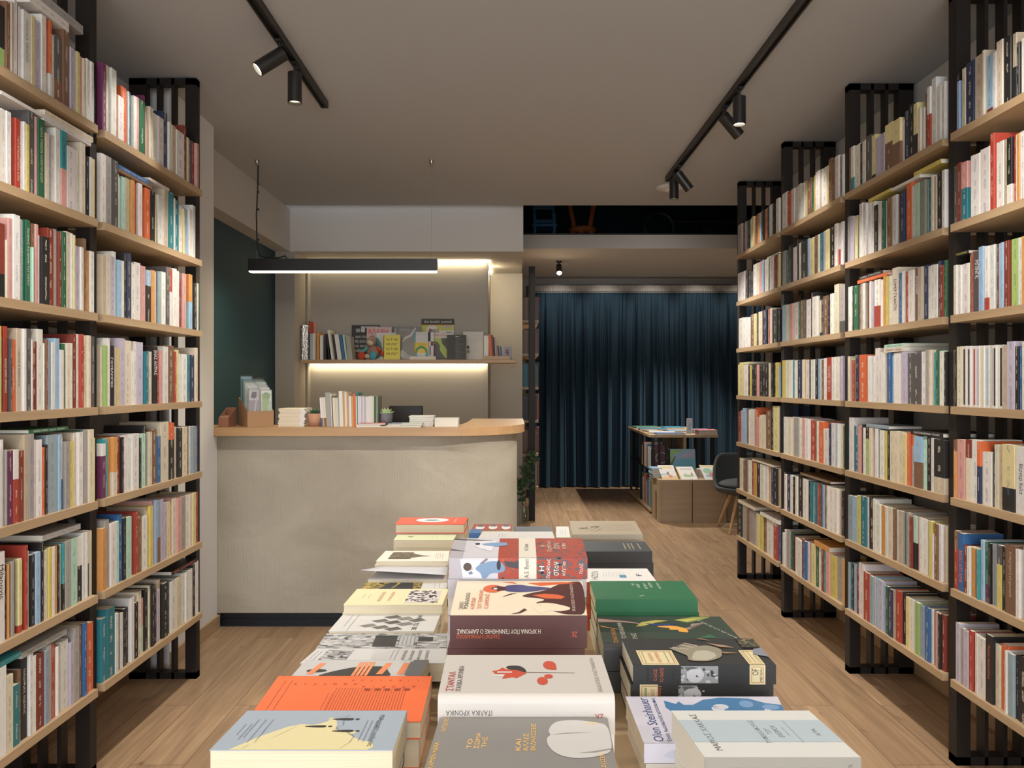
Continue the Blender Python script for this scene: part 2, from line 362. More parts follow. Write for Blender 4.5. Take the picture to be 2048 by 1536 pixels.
for x, y in ((-.93, 2.2), (1.055, 2.4), (-.93, .5), (1.055, .6), (-.93, -1.5), (1.055, -1.5)):
    lamp('unseen_beam', 'SPOT', (x, y, CZ - .17), (x * .8, y + .1, 0), 18 if abs(y) < 1 else 34, WARM, spot_size=math.radians(105), spot_blend=1, shadow_soft_size=.05)  # downlights added to brighten floor and table, without track heads
# aimed at the rounded end of the counter
lamp('unseen_beam', 'SPOT', (1.0, 3.0, CZ - .17), (-.02, 4.5, .75), 90, WARM, spot_size=math.radians(34), spot_blend=.9, shadow_soft_size=.03)
# smoke detector
b = MB(); b.lathe([(.001, -.028), (.045, -.028), (.05, -.02), (.085, -.018), (.102, -.006), (.102, 0)], (1.13, 5.56, CZ), 36)
d_ = b.build('smoke_detector', 'smoke', None, (1.13, 5.56, CZ)); tag(d_, 'round white disc detector on the ceiling behind the long track', 'smoke detector')
b = MB(); b.lathe([(.03, -.036), (.04, -.03), (.04, -.028)], (1.13, 5.56, CZ), 24); b.lathe([(.001, -.036), (.03, -.036)], (1.13, 5.56, CZ), 24); b.build('sensor_cap', 'smoke', d_)

# linear hanging lamp over the counter
Yp = 4.886
pl = empty('pendant_lamp', (-1.055, Yp, 2.05), 'long black linear lamp hanging over the counter', 'pendant lamp')
b = MB(); b.box(-1.644, -.467, Yp - .03, Yp + .03, 2.062, 2.128); b.box(-1.644, -.467, Yp - .03, Yp - .024, 2.052, 2.062); b.box(-1.644, -.467, Yp + .024, Yp + .03, 2.052, 2.062); b.build('housing', 'black', pl)
b = MB(); b.box(-1.640, -.471, Yp - .0235, Yp + .0235, 2.046, 2.061); b.build('diffuser', 'diffuser', pl)
b = MB(); b.tube((-1.597, Yp, 2.128), (-1.597, Yp, CZ), .0012, n=6); b.build('suspension_wire', 'metal', pl)
b = MB(); b.tube((-.504, Yp, 2.128), (-.504, Yp, CZ), .0012, n=6); b.build('suspension_wire', 'metal', pl)
b = MB(); b.lathe([(.001, -.035), (.008, -.035), (.014, -.012), (.014, 0)], (-1.597, Yp, CZ), 12); b.build('ceiling_fixing', 'metal', pl)
b = MB(); b.lathe([(.001, -.035), (.008, -.035), (.014, -.012), (.014, 0)], (-.504, Yp, CZ), 12); b.build('ceiling_fixing', 'metal', pl)
b = MB(); pts = [(-1.59, Yp, CZ - .03), (-1.592, Yp, 2.6), (-1.601, Yp, 2.4), (-1.596, Yp, 2.20), (-1.58, Yp, 2.15), (-1.54, Yp, 2.138), (-1.46, Yp, 2.138), (-1.42, Yp, 2.15), (-1.41, Yp, 2.128)]
for p, q in zip(pts, pts[1:]): b.tube(p, q, .0045, n=8)
for z in (2.60, 2.55, 2.44, 2.25): b.ball((-1.59, Yp, z), .008, 8)
b.build('power_cord', 'black', pl)
led('pendant_light', (-1.055, Yp, 2.043), (-1.055, Yp, 1), 5, 1.1, .04)

# spotlight under the gallery
p = Vector((.533, 8.85, 2.74))
s_ = empty('spotlight', p, 'single glowing spotlight under the gallery before the curtain', 'spotlight')
b = MB(); b.lathe([(.001, -.02), (.03, -.02), (.03, 0)], p, 20); b.tube(p + Vector((0, 0, -.02)), p + Vector((0, 0, -.06)), .008); b.build('stem', 'black', s_)
dd = Vector((0, -.62, -.78)).normalized(); a = p + Vector((0, .02, -.05)); e = a + dd * .12
b = MB(); b.tube(a, e, .032, n=24); b.build('housing', 'black', s_)
b = MB(); b.tube(e, e + dd * .003, .026, n=24); b.build('lens', 'lensbright', s_)
lamp('spot_beam', 'SPOT', e + dd * .01, e + dd, 120, WARM, spot_size=math.radians(95), spot_blend=.8, shadow_soft_size=.03)
p = Vector((2.78, 8.85, 2.74))
s_ = empty('spotlight', p, 'dark spotlight half hidden by the fourth bookcase bay', 'spotlight')
b = MB(); b.lathe([(.001, -.02), (.03, -.02), (.03, 0)], p, 20); b.tube(p + Vector((0, 0, -.02)), p + Vector((0, 0, -.08)), .008); b.build('stem', 'black', s_)
b = MB(); b.tube(p + Vector((.03, 0, -.08)), p + Vector((-.05, .01, -.2)), .032, n=24); b.build('housing', 'black', s_)
lamp('gallery_beam', 'SPOT', (2.7, 8.85, 2.5), (1.9, 9.2, .2), 130, WARM, spot_size=math.radians(90), spot_blend=.8, shadow_soft_size=.03)
for x in (.6, 1.2, 1.8, 2.4, 3.0): lamp('gallery_beam', 'SPOT', (x, 9.55, 2.64), (x, 10.14, 2.30), 5, WARM, spot_size=math.radians(66), spot_blend=.8, shadow_soft_size=.03)
lamp('gallery_beam', 'SPOT', (1.5, 7.4, 4.2), (1.3, 7.2, 0), 110, NEUT, spot_size=math.radians(50), spot_blend=1, shadow_soft_size=.5)

# ------------------------------------------------------------------ counter
def arc(cx, cy, r, a0, a1, n): return [(cx + r * math.cos(a0 + (a1 - a0) * i / n), cy + r * math.sin(a0 + (a1 - a0) * i / n)) for i in range(n + 1)]
ct = empty('counter', (-.8, 4.6, 0), 'plastered cash counter with rounded end and beech top', 'counter')
outer = [(-1.66, 4.30)] + arc(-.37, 4.70, .40, -PI / 2, 0, 20) + [(.03, 5.30)]
inner = [(-.25, 5.30), (-.25, 4.85)] + [(-.33, 4.55), (-1.66, 4.50)]
b = MB(); b.prism(outer + inner, .085, 1.063); o = b.build('body', 'plaster', ct)
oo = [(-1.62, 4.335)] + arc(-.37, 4.70, .365, -PI / 2, 0, 16) + [(-.005, 5.27)]
b = MB(); b.prism(oo + [(-.22, 5.27), (-.30, 4.6), (-1.62, 4.47)], 0, .085); b.box(-1.62, -.37, 4.33, 4.336, .04, .043); b.build('plinth', 'plinth', ct)
ot = [(-1.72, 4.2515)] + arc(-.375, 4.70, .45, -PI / 2, 0, 24) + [(.075, 5.35)]
it = [(-.27, 5.35), (-.275, 5.0), (-.283, 4.75), (-.295, 4.62), (-.315, 4.54), (-.36, 4.52), (-1.72, 4.52)]
b = MB(); b.prism(ot + it, 1.063, 1.11); bevel(b.build('worktop', 'solid', ct), .004)
b = MB(); b.box(-1.6, -.34, 4.505, 5.15, .72, .75); b.build('desk_board', 'solid', ct)
b = MB(); b.box(-1.6, -1.57, 5.0, 5.14, 0, .72); b.build('leg', 'frame', ct)
b = MB(); b.box(-.40, -.37, 5.0, 5.14, 0, .72); b.build('leg', 'frame', ct)

# monitor on the desk
mo = empty('monitor', (-.66, 4.9, .7505), 'black computer monitor seen from behind over the counter', 'monitor')
b = MB(); b.box(-.77, -.56, 4.88, 4.91, .95, 1.211); bevel(b.build('screen', 'screen', mo), .006)
b = MB(); b.box(-.68, -.65, 4.905, 4.93, .76, 1.0); b.build('stand', 'screen', mo)
b = MB(); b.box(-.74, -.59, 4.84, 5.0, .75, .762); b.build('base', 'screen', mo)

# ------------------------------------------------------------------ wall shelf with lights
ws = empty('wall_shelf', (-.9, 6.55, 1.54), 'long wooden wall shelf behind the counter', 'shelf')
b = MB(); b.box(-1.744, .035, 6.42, 6.688, 1.519, 1.547); bevel(b.build('board', 'shelfx', ws), .003)
b = MB(); b.box(-.02, .03, 6.50, 6.68, 1.49, 1.519); b.build('bracket', 'shelfx', ws)
ls = empty('led_strip', (-.9, 6.67, 1.51), 'warm glowing strip light fixed under the wall shelf', 'strip light')
b = MB(); b.box(-1.74, -.21, 6.672, 6.686, 1.508, 1.517); b.build('strip', 'led', ls)
led('shelf_strip_light', (-.97, 6.66, 1.503), (-.97, 6.75, 1), 1.1, 1.5, .012)
l2 = empty('led_strip', (-.6, 6.67, 2.40), 'warm glowing strip along the niche top, bending at the corner', 'strip light')
b = MB(); b.box(-1.74, -.212, 6.674, 6.686, 2.396, 2.407); b.build('strip', 'led', l2)
b = MB(); b.box(-.205, -.193, 6.674, 7.49, 2.396, 2.407); b.build('strip', 'led', l2)
led('niche_strip_light', (-.97, 6.665, 2.39), (-.97, 6.75, 1.8), 1.2, 1.5, .012)
led('corner_strip_light', (-.18, 7.0, 2.39), (-.05, 7.5, 1.5), 8, .012, .7)

# ------------------------------------------------------------------ bookcases
def frame(t, side, Y, th):
    s = 1 if side == 'R' else -1
    X0, X1 = (1.570, 1.868) if s > 0 else (1.443, 1.75)
    b = MB(); y0, y1 = Y, Y + th
    for a, c in ((0, .05), (.100, .113), (.167, .180), (.229, X1 - X0)):
        b.box(s * (X0 + a), s * (X0 + c), y0, y1, 0, 2.745)
    b.box(s * X0, s * X1, y0, y1, 2.715, 2.745); b.box(s * X0, s * X1, y0, y1, 0, .03)
    return b.build('upright_frame', 'frame', t)
ZS = [.28 + .3208 * k for k in range(7)]         # shelf undersides
TH = .027
lb = empty('bookcase', (-1.6, 2.6, 0), 'tall bookcase on the pillar side, slatted black frames and oak shelves', 'bookcase')
rb = empty('bookcase', (1.7, 3.6, 0), 'tall bookcase on the chair side, four bays with slatted black frames', 'bookcase')
LY = [(1.771, .042), (2.667, .042), (3.563, .042)]; RY = [(1.88, .05), (2.755, .05), (3.627, .05), (4.50, .05), (5.385, .05)]
for Y, t in LY: frame(lb, 'L', Y, t)
for Y, t in RY: frame(rb, 'R', Y, t)
def shelf(t, xa, xb, ya, yb, z):
    b = MB(); b.box(xa, xb, ya + .001, yb - .001, z, z + TH); return b.build('shelf', 'shelf', t)
LB = [(LY[0][0] + .042, LY[1][0]), (LY[1][0] + .042, LY[2][0])]
RB = [(RY[i][0] + .05, RY[i + 1][0]) for i in range(4)]
for ya, yb in LB:
    for z in ZS: shelf(lb, -1.415, -1.75, ya, yb, z)
for ya, yb in RB:
    for z in ZS: shelf(rb, 1.548, 1.868, ya, yb, z)

# ------------------------------------------------------------------ books on the shelves
PAL = dict(W=(.70, .68, .64), I=(.66, .59, .46), B=(.48, .40, .30), G=(.34, .32, .30), g=(.085, .08, .078), K=(.014, .013, .014), R=(.38, .05, .03),
           r=(.20, .035, .022), O=(.64, .135, .045), o=(.58, .28, .08), Y=(.60, .50, .13), y=(.68, .60, .30), N=(.022, .034, .085), U=(.03, .12, .30), u=(.30, .46, .62),
           T=(.02, .17, .21), t=(.04, .27, .30), E=(.025, .11, .055), e=(.30, .46, .15), m=(.42, .62, .52), P=(.13, .025, .08), p=(.60, .32, .29), L=(.46, .42, .52),
           n=(.19, .10, .055), s=(.26, .33, .38), d=(.24, .27, .21))
CN = dict(W='white', I='cream', B='beige', G='grey', g='charcoal', K='black', R='red', r='dark red', O='orange', o='amber', Y='yellow', y='pale yellow', N='navy', U='blue',
          u='light blue', T='petrol blue', t='turquoise', E='dark green', e='lime green', m='mint', P='plum', p='pink', L='lilac', n='brown', s='slate blue', d='sage green')
DARK = set('gKRrNUTEPnOt')
# rows: bay, row (1 = top), zoom scale, x offset, y offset, start px, tokens  <colour><right edge>,<top>[:<lower colour><fraction>]
ROWS = '''
L1 1 2.953 0 0 -20|K48,10:e.33 n72,12 B90,12 W112,0 P128,28 W142,40 W190,72 y207,92 B216,100 L252,125 W282,92 W303,165 O320,125:W.32 W340,205 g383,215:n.35 n420,185 L445,285 W464,300 y483,308 p505,330 I520,348 K527,350 W548,352 W570,368
L1 2 2.953 0 0 -20|I18,630 W45,645 W75,660 U98,690 R130,702 W145,715 W160,720 Y180,735 g217,660 p233,690 E273,705 I292,785 G312,795 W335,800 W365,760 t400,775:p.5 W447,870 W470,885 W490,890 I515,845 K535,925 W550,930 y566,940
L1 3 2.953 0 0 -20|r43,1310:K.32 I55,1420 p82,1290 W125,1270 G145,1295 t170,1300 E197,1300 m207,1460 n222,1320 p240,1325 W252,1390 K298,1400 r335,1350 G355,1355 r372,1370 E398,1370 I425,1370 W440,1380 y452,1390 L482,1455 W500,1460 n515,1410 o540,1480 W568,1485
L1 4 2.953 0 500 -20|Y15,445 y28,510 g48,515 R72,450 g88,525 O117,530 B145,462 W163,465 g190,465 W203,530 r235,540 W270,468 W278,550 n290,530 s308,540 W330,545 u358,522 W383,590 E400,555 I422,555 W440,550 r465,497 W482,497 R503,497 I525,505 I543,505 g563,510 W575,510
L1 5 2.953 0 500 -20|W18,1180 W40,1120 G50,1180 P85,1185 W117,1180:R.6 r148,1185 B175,1090 G207,1085 W228,1120 W260,1120 O275,1165 K290,1150 s353,1090 u370,1090 W392,1085:U.4 G422,1130 Y455,1130 I470,1080 W497,1075 E508,1065 G530,1060 I560,1060 y580,1110
L1 6 2.921 0 1010 -2|W35,275 K52,350 o62,345 n72,350 G92,330 N115,330 y138,315:R.1 W153,310 R170,235 W190,270 K213,290 u243,275 K262,215 W290,265 Y312,250 W327,245 o345,240 K360,235 W378,230 t392,225:K.4 G425,210 m465,195 W498,185:K.55 W515,160 W527,160 I547,150:g.5 I565,150
L1 7 2.921 0 1010 -20|W44,960 I88,995 T127,1050 n145,960 K180,885 W203,870 W220,880 r268,870 s290,850 G312,815 R338,810 W350,830 I378,825 W420,790 L443,800 G475,710 n495,700 U515,690 O558,690 P572,710
L2 1 2.953 0 0 206|P632,375 I657,385 U663,460 W695,410 R705,615 W740,590 O772,515 W778,540 T795,545 W812,570 p828,575 E865,595 P877,565 p887,635 I910,635 W947,670 W980,695 N1007,665 W1022,725 B1045,745 W1092,780 r1112,745 B1120,810 y1130,815 U1145,825 r1165,835 p1178,850
L2 2 2.953 0 0 206|W637,910 G672,925 g703,950 W712,1030 m737,1040 m758,1045 B780,1050 o800,1065 R822,1070 W845,1085 W862,1160 O892,1115 K920,1130 y940,1145 W965,1155 W977,1160 B1000,1120 T1030,1135 W1040,1170 T1068,1185 W1090,1215 y1100,1235 u1122,1235 W1140,1240 W1158,1215 W1172,1260
L2 3 2.953 0 500 206|B632,30 I658,28 L683,40 W703,10 u722,60 W738,65 K752,20 N780,20 W805,80 W840,75 p867,95 u897,120:K.7 o920,120 W940,130 s960,130 W987,130 g1008,100 R1035,110:W.6 W1060,110 W1072,125 r1083,170 p1105,140 O1120,140:e.4 o1140,145:u.5 W1150,195 K1165,195 I1175,197 t1187,198
L2 4 2.953 0 500 206|B610,560 I623,570 e640,565 W655,520 K685,565 B697,575 Y710,580 L743,522 I785,535 W807,595 W825,540 L863,545 T883,600 I908,600 K935,570 R950,600 p970,595 W997,570 n1033,565 R1045,600 y1068,590 W1082,610 W1112,615 T1125,620 W1137,625 N1160,620 I1175,578
L2 5 2.953 0 500 206|W632,1145:P.78 t655,1115 o673,1110 o698,1105:I.4 r725,1100 K738,1105 W765,1095 W785,1115 W825,1085 K840,1110 m867,1085 K888,1035 I908,1075 n935,1060 U957,1100 I1003,1015 O1035,1020:K.7 I1055,1045 K1080,1050 I1110,1045 n1125,1040 W1140,1040 s1165,1040 U1172,1045
L2 6 2.921 0 1010 206|o627,135 G652,85 W683,105 m700,95 U725,55 K743,75 m772,70 m795,65 R815,40 n833,70 W868,65 B880,10 Y898,5 p912,-25 u925,-30 s943,-30:n.4 L960,-35 L982,-15 y1003,-20 p1020,-40 I1040,-40 p1065,-45 G1090,-50 W1115,-60 I1130,-65 y1148,-70 R1165,-75
L2 7 2.921 0 1010 206|T633,660 T678,600 W698,635 K717,625 W732,630 K750,605 K770,600 W790,540 K815,570 I838,505 p857,545:m.5 K878,490 I890,470 K908,465 K925,500 L943,495 I957,435 K985,455 N1003,455 W1037,440 I1055,425 y1068,420 r1073,420 W1090,395 W1110,390 W1130,375 K1145,350 W1165,330
R0 1 3.071 1680 0 1900|K688,460 K713,445 u732,500 W745,430 I768,420 N817,380 B867,340 I880,310 u920,340:r.1 W935,325 W955,320 I995,250 K1040,225 B1065,205:K.5 K1083,260 W1130,225 W1165,200
R0 2 3.071 1680 0 1900|W690,1015 g713,1020 r738,1000 p777,995:T.55 W798,955 W855,950 W915,910 R940,820 W985,870 B1015,855 K1047,845:W.3 R1062,830 W1078,825 o1097,820 W1130,805 W1160,800
R0 3 2.954 1680 500 1900|I662,60 W685,90 W705,90 W745,80 n757,20 R768,10 g812,5 u840,-20 W868,-22:R.2 W900,-30 g918,-35 L940,-40 u957,-45 r985,-55 e1030,-67 W1063,-75 o1087,-82 o1120,-90
R0 4 2.954 1680 500 1900|g672,590 K685,590 I718,570 W745,568 W768,568 W792,567 W816,566 W840,565 W865,563 W890,562 W915,561 W945,560 B980,565 L1028,540 K1050,570 U1068,572 W1087,540 I1120,540
R0 5 2.954 1680 500 1900|W663,1120 n683,1120:o.8 p727,1120:p.7 r762,1120:I.7 W803,1120 O825,1130:N.6 W880,1195 K898,1155 I925,1150 B950,1160 y1025,1150:K.35 W1087,1165 W1125,1160
R0 6 2.921 1680 1010 1900|K650,150 n680,150:R.7 U712,165 r735,240 W755,250 o775,255 W792,260 t807,265 u828,205 E850,220:P.3 K862,225 G870,225 s905,230 g935,235:Y.7 K958,245:K.7 n1020,235 W1045,260 W1075,250 W1110,250
R0 7 2.921 1680 1010 1900|m640,675 m655,680 K668,690 L695,690 G715,720 L745,735 R770,735 W785,750 W800,760 W845,780 K885,760 I915,815 O955,815 W968,850 s1000,870 K1020,880 K1075,890 g1110,880
R1 1 3.071 1680 0 1691|G52,935 n63,910 W82,900:t.3 W118,890 K133,880 W155,865 g188,835 y213,830:K.1 L225,850 L240,840 L270,820 y318,760:n.6 y365,735:n.5 W382,738 N413,680 K447,640 y473,635:K.4 I492,665 K498,690 W512,690 n530,575 W550,535:R.55 W580,480 W607,530 W628,505
R1 2 3.071 1680 0 1691|G60,1330 L80,1330 y97,1325 T115,1310 W135,1250 W155,1248 W175,1245 W195,1240 K220,1260 r230,1260 W250,1240 E268,1235 W285,1230 n310,1215 W338,1200 o345,1195 K362,1190 N390,1180 U397,1150 O430,1125 W453,1140 m482,1125 d518,1110 W532,1115 T555,1110 W572,1080 B590,1080 K618,1065 W638,1045
R1 3 2.954 1680 500 1691|W53,218 W68,215 K75,215 E103,210 n118,200 G130,200 W145,195 K158,200 o170,200 W182,185 L195,190 W230,175:R.45 W250,175 o267,155 Y285,155 W305,150 I340,105 U360,135 W375,125 R398,125 W430,120 n455,105 B478,100 N500,90 W518,95 W540,88 W560,85 N575,65 r600,90 E613,60
R1 4 2.954 1680 500 1691|p42,630 I55,628 R70,650 e88,620 N108,620 O150,618 W165,625 W180,625 W195,625 W222,580 W248,605 W260,612 r275,610 U295,605 u308,610 W352,605 K358,605 L390,600 g420,610 g465,610 W495,600 G520,590 I535,590 I548,590 t560,605 E575,590 W603,595 K618,600
R1 5 2.954 1680 500 1691|T45,1000 W70,990 T100,1040 p118,1040 K133,1030 W147,1050 K168,1045:e.75 I185,1050 G203,1052 W218,1055 N230,1060 W258,1065 Y270,1068 K283,1070 I310,1070 I335,1070 I362,1075 y387,1085 O403,1080 O430,1095:G.8 u478,1100:n.5 m505,1100 K530,1100 W550,1110 K615,1120:B.3
R1 6 2.921 1680 1010 1691|s67,-55 u95,-50 Y115,-55 T145,-50 W157,-45 K188,-45 W205,-35 W233,-5 o255,5 W270,10 I297,15 n308,20 W333,30 B357,35 T382,50 G400,45 r412,65 m435,65:K.5 p450,70 W470,75 W498,85 K515,95 Y533,95 W545,170 n565,110 W582,115 B603,125
R1 7 2.921 1680 1010 1691|s47,335 T57,340 K67,345 u83,345 r103,365 W133,340 R167,395 s188,415 I200,420 u215,425 L242,440 u258,470 E275,475 N302,490 B318,500 R350,500 K373,515 y397,540 W412,550 W430,560 e457,570 s490,590 U518,600 W533,610 K550,620 p565,625 K578,635 r600,640
R2 1 3.573 1460 130 1562|W405,915 R425,905 W447,885 W480,870 W500,850 W525,845 y548,830 n575,810 E590,800 Y608,785 W635,760 B645,745 W685,735 y697,720 n720,670 n740,670 W765,650 K783,645 W803,640 n818,640
R2 2 3.573 1460 130 1562|G393,1330 T415,1330 K435,1290 W468,1300 K478,1250 W500,1270 K545,1260 u558,1240 y585,1235 n605,1220 W622,1210 T645,1200 L670,1185 y697,1175 K735,1155 W755,1135 W780,1130:R.4 W815,1120
R2 3 3.491 1460 520 1562|u388,315 I400,312 m412,310 p432,305 W470,295 E485,290 n505,280 g518,280 W555,275 K570,225 W605,255 K610,250 y628,280:K.1 N645,270 n680,250 K695,245 W715,235 I745,170 G800,175:g.25
R2 4 3.491 1460 520 1562|Y385,700 W395,698 I410,698 W422,700 t447,698 W455,700 I470,700 N495,700 I507,695 o520,695 W550,698 K560,695 W588,695 K607,690 u627,690 W633,695 n650,695 W668,685 R705,680 W730,678 W755,675 p768,672 L800,670
R2 5 3.491 1460 520 1562|W378,1095 W395,1100 I420,1100 W437,1095 G470,1100 W500,1105 p520,1105 W545,1112 R580,1120 n590,1125 W615,1125 O648,1128 W685,1180 N700,1140 W728,1140 u740,1140 W752,1145 I772,1148 E798,1155
R2 6 3.073 1460 900 1562|K330,135 W345,150 N365,150 W382,155 K395,165 W410,165 K435,150 W450,175 W470,180 I480,190 K487,190 T495,195 W515,200 T525,200 W535,205 R550,210 g560,210 u577,215 r590,215 W603,220 W633,230 W655,235 B670,245 K700,255
R2 7 3.073 1460 900 1562|W330,510 W345,490 G360,490 E370,500 K380,510 R395,530 W410,540 W435,555 r447,545 U462,560 W475,565 p490,570 y515,580 E535,590 W557,600 r570,610 T583,615 p605,625 Y643,650 G680,665 o700,670
R3 1 3.573 1460 130 1475|G80,1140 R92,1135 N102,1130 p115,1120 T125,1115 K137,1105 W150,1100 y165,1085 R182,1080 n197,1065 o210,1060 u222,1055 K235,1040 O250,1030 y263,1020 N275,1015 W297,1000 K312,995 K325,980 W350,955 K362,1090
R3 2 3.491 1460 520 1475|W80,90 W103,80 K120,75 K140,75 K160,75 W183,30 I200,20 p220,10 u232,0 n240,-3 W265,-5 K275,-10 W300,-20 r315,-25 R330,-30 y355,-40
R3 3 3.491 1460 520 1475|W85,405 W110,402 W132,400 n160,380 y180,375 K190,370 I215,360 K235,350 N250,350 p262,345 R275,340 I290,335 K325,345 K355,345
R3 4 3.491 1460 520 1475|y95,730 W125,730 K135,735 Y148,735 K165,730 K183,730 p200,730 K220,728 K240,725 K262,725 I280,720 K295,718 K310,718 Y335,715 u355,740
R3 5 3.491 1460 520 1475|r72,1060 L85,1050 u105,1035 n115,1040 W135,1045 W160,1040 O180,1030 p200,1100 I220,1085 I235,1080 n275,1050 K295,1020 y335,1020 N355,1020
R3 6 3.073 1460 900 1475|I65,50 W80,55 n92,60 G108,62 W130,65 r140,70 o160,80 K180,85 W205,90 W225,95 o238,100 W250,100 N265,105 K283,110 B300,115 W315,120
R3 7 3.073 1460 900 1475|K70,330 G100,340 n108,355 G140,375 L160,385 y175,395 Y195,400 n215,420 W250,430 W265,440 R285,465 U310,475
'''
FRONT = {'L': -1.4225, 'R': 1.5555}
BAYS = {'L1': LB[0], 'L2': LB[1], 'R0': RB[0], 'R1': RB[1], 'R2': RB[2], 'R3': RB[3]}
BAYNAME = {'L1': 'pillar-side open bay', 'L2': 'bay touching pale pillar', 'R0': 'first chair-side bay', 'R1': 'second chair-side bay',
           'R2': 'third chair-side bay', 'R3': 'bay by the grey chair'}
ROWNAME = ['', 'top', 'second', 'third', 'fourth', 'fifth', 'sixth', 'lowest']
NTH = ['first', 'second', 'third', 'fourth', 'fifth', 'sixth', 'seventh', 'eighth', 'ninth', 'tenth', 'eleventh', 'twelfth', 'thirteenth', 'fourteenth', 'fifteenth', 'sixteenth', 'seventeenth', 'eighteenth', 'nineteenth', 'twentieth'] + ['twenty-' + x for x in
       ('first', 'second', 'third', 'fourth', 'fifth', 'sixth', 'seventh', 'eighth', 'ninth')] + ['thirtieth', 'thirty-first', 'thirty-second', 'thirty-third']

class Data:
    """Collects book geometry with its colours: several books into one mesh, or one book into one."""
    def __init__(s): s.v = []; s.f = []; s.c = []; s.k = []; s.uv = []; s.mi = []
    def quad(s, pts, c, ink=(0, 0, 0, 0), uv=None, mi=0):
        n = len(s.v); s.v += pts; s.f.append(tuple(range(n, n + len(pts)))); s.c.append(c); s.k.append(ink); s.uv.append(uv or [(2, 2)] * len(pts)); s.mi.append(mi)
    def build(s, name, parent=None, origin=(0, 0, 0), pages=False):
        o0 = Vector(origin); me = bpy.data.meshes.new(name)
        me.from_pydata([tuple(Vector(p) - o0) for p in s.v], [], s.f)
        me.materials.append(M['cover']); me.materials.append(M['paper']); me.materials.append(M['cream'])
        me.polygons.foreach_set('material_index', s.mi)
        ca = me.attributes.new('col', 'FLOAT_COLOR', 'CORNER'); ka = me.attributes.new('ink', 'FLOAT_COLOR', 'CORNER'); ul = me.uv_layers.new(name='uv')
        cc = []; kk = []; uu = []
        for f, c, k, u in zip(s.f, s.c, s.k, s.uv):
            for i in range(len(f)): cc += [*c, 1]; kk += k; uu += u[i]
        ca.data.foreach_set('color', cc); ka.data.foreach_set('color', kk); ul.data.foreach_set('uv', uu); me.update()
        o = bpy.data.objects.new(name, me); col.objects.link(o)
        if parent: o.parent = parent; o.location = o0 - parent.location
        else: o.location = o0
        return o

def jit(c, a=.07):
    k = 1 + rnd.uniform(-a, a); return tuple(min(.95, max(.004, v * k * (1 + rnd.uniform(-.03, .03)))) for v in c)

def book_geo(cov, pag, s, xs, y0, y1, z0, z1, dep, c1, c2, frac, ink, hard, pm, lean=0):
    """An upright book: spine at x = xs facing the aisle, pages behind it. s is +1 for the chair side, -1 for the pillar side. lean shifts the top along y."""
    xb = xs + s * dep; ct = .0022 if hard else .0011; r = min(.0018, (y1 - y0) * .25)
    H = z1 - z0
    def P(x, y, z): return (x, y + lean * (z - z0) / H, z)
    prof = [(xb, y0), (xs + s * r, y0), (xs, y0 + r), (xs, y1 - r), (xs + s * r, y1), (xb, y1), (xb, y1 - ct), (xs + s * (ct + .001), y1 - ct), (xs + s * (ct + .001), y0 + ct), (xb, y0 + ct)]
    zs = [z0, z1] if not c2 else [z0, z0 + H * frac, z1]
    off = rnd.uniform(0, 50); yc = (y0 + y1) / 2; hw = (y1 - y0) / 2
    for k in range(len(zs) - 1):
        a, e = zs[k], zs[k + 1]; c = c2 if (c2 and k == 0) else c1
        for i in range(len(prof)):
            p, q = prof[i], prof[(i + 1) % len(prof)]
            pts = [P(*p, a), P(*q, a), P(*q, e), P(*p, e)]
            if i == 2:
                uv = [((p[1] - yc) / hw, a + off), ((q[1] - yc) / hw, a + off), ((q[1] - yc) / hw, e + off), ((p[1] - yc) / hw, e + off)]
                cov.quad(pts, c, ink, uv)
            else: cov.quad(pts, c)
    for z in (z0, z1):
        c = c1 if z == z1 or not c2 else c2
        g = lambda idx: [P(*prof[i], z) for i in idx]
        for idx in ((0, 1, 8, 9), (1, 2, 3, 4, 7, 8), (4, 5, 6, 7)): cov.quad(g(idx), c)
    iy = ct; t = .0035 if hard else .0006; xf = xb - s * (.003 if hard else 0)
    a0, a1, b0, b1, q0, q1 = xs + s * (ct + .001), xf, y0 + iy, y1 - iy, z0 + t, z1 - t
    V = [P(x, y, z) for z in (q0, q1) for y in (b0, b1) for x in (a0, a1)]
    for f in ((0, 2, 3, 1), (4, 5, 7, 6), (0, 1, 5, 4), (2, 6, 7, 3), (0, 4, 6, 2), (1, 3, 7, 5)): pag.quad([V[i] for i in f], (.6, .55, .45), mi=pm)

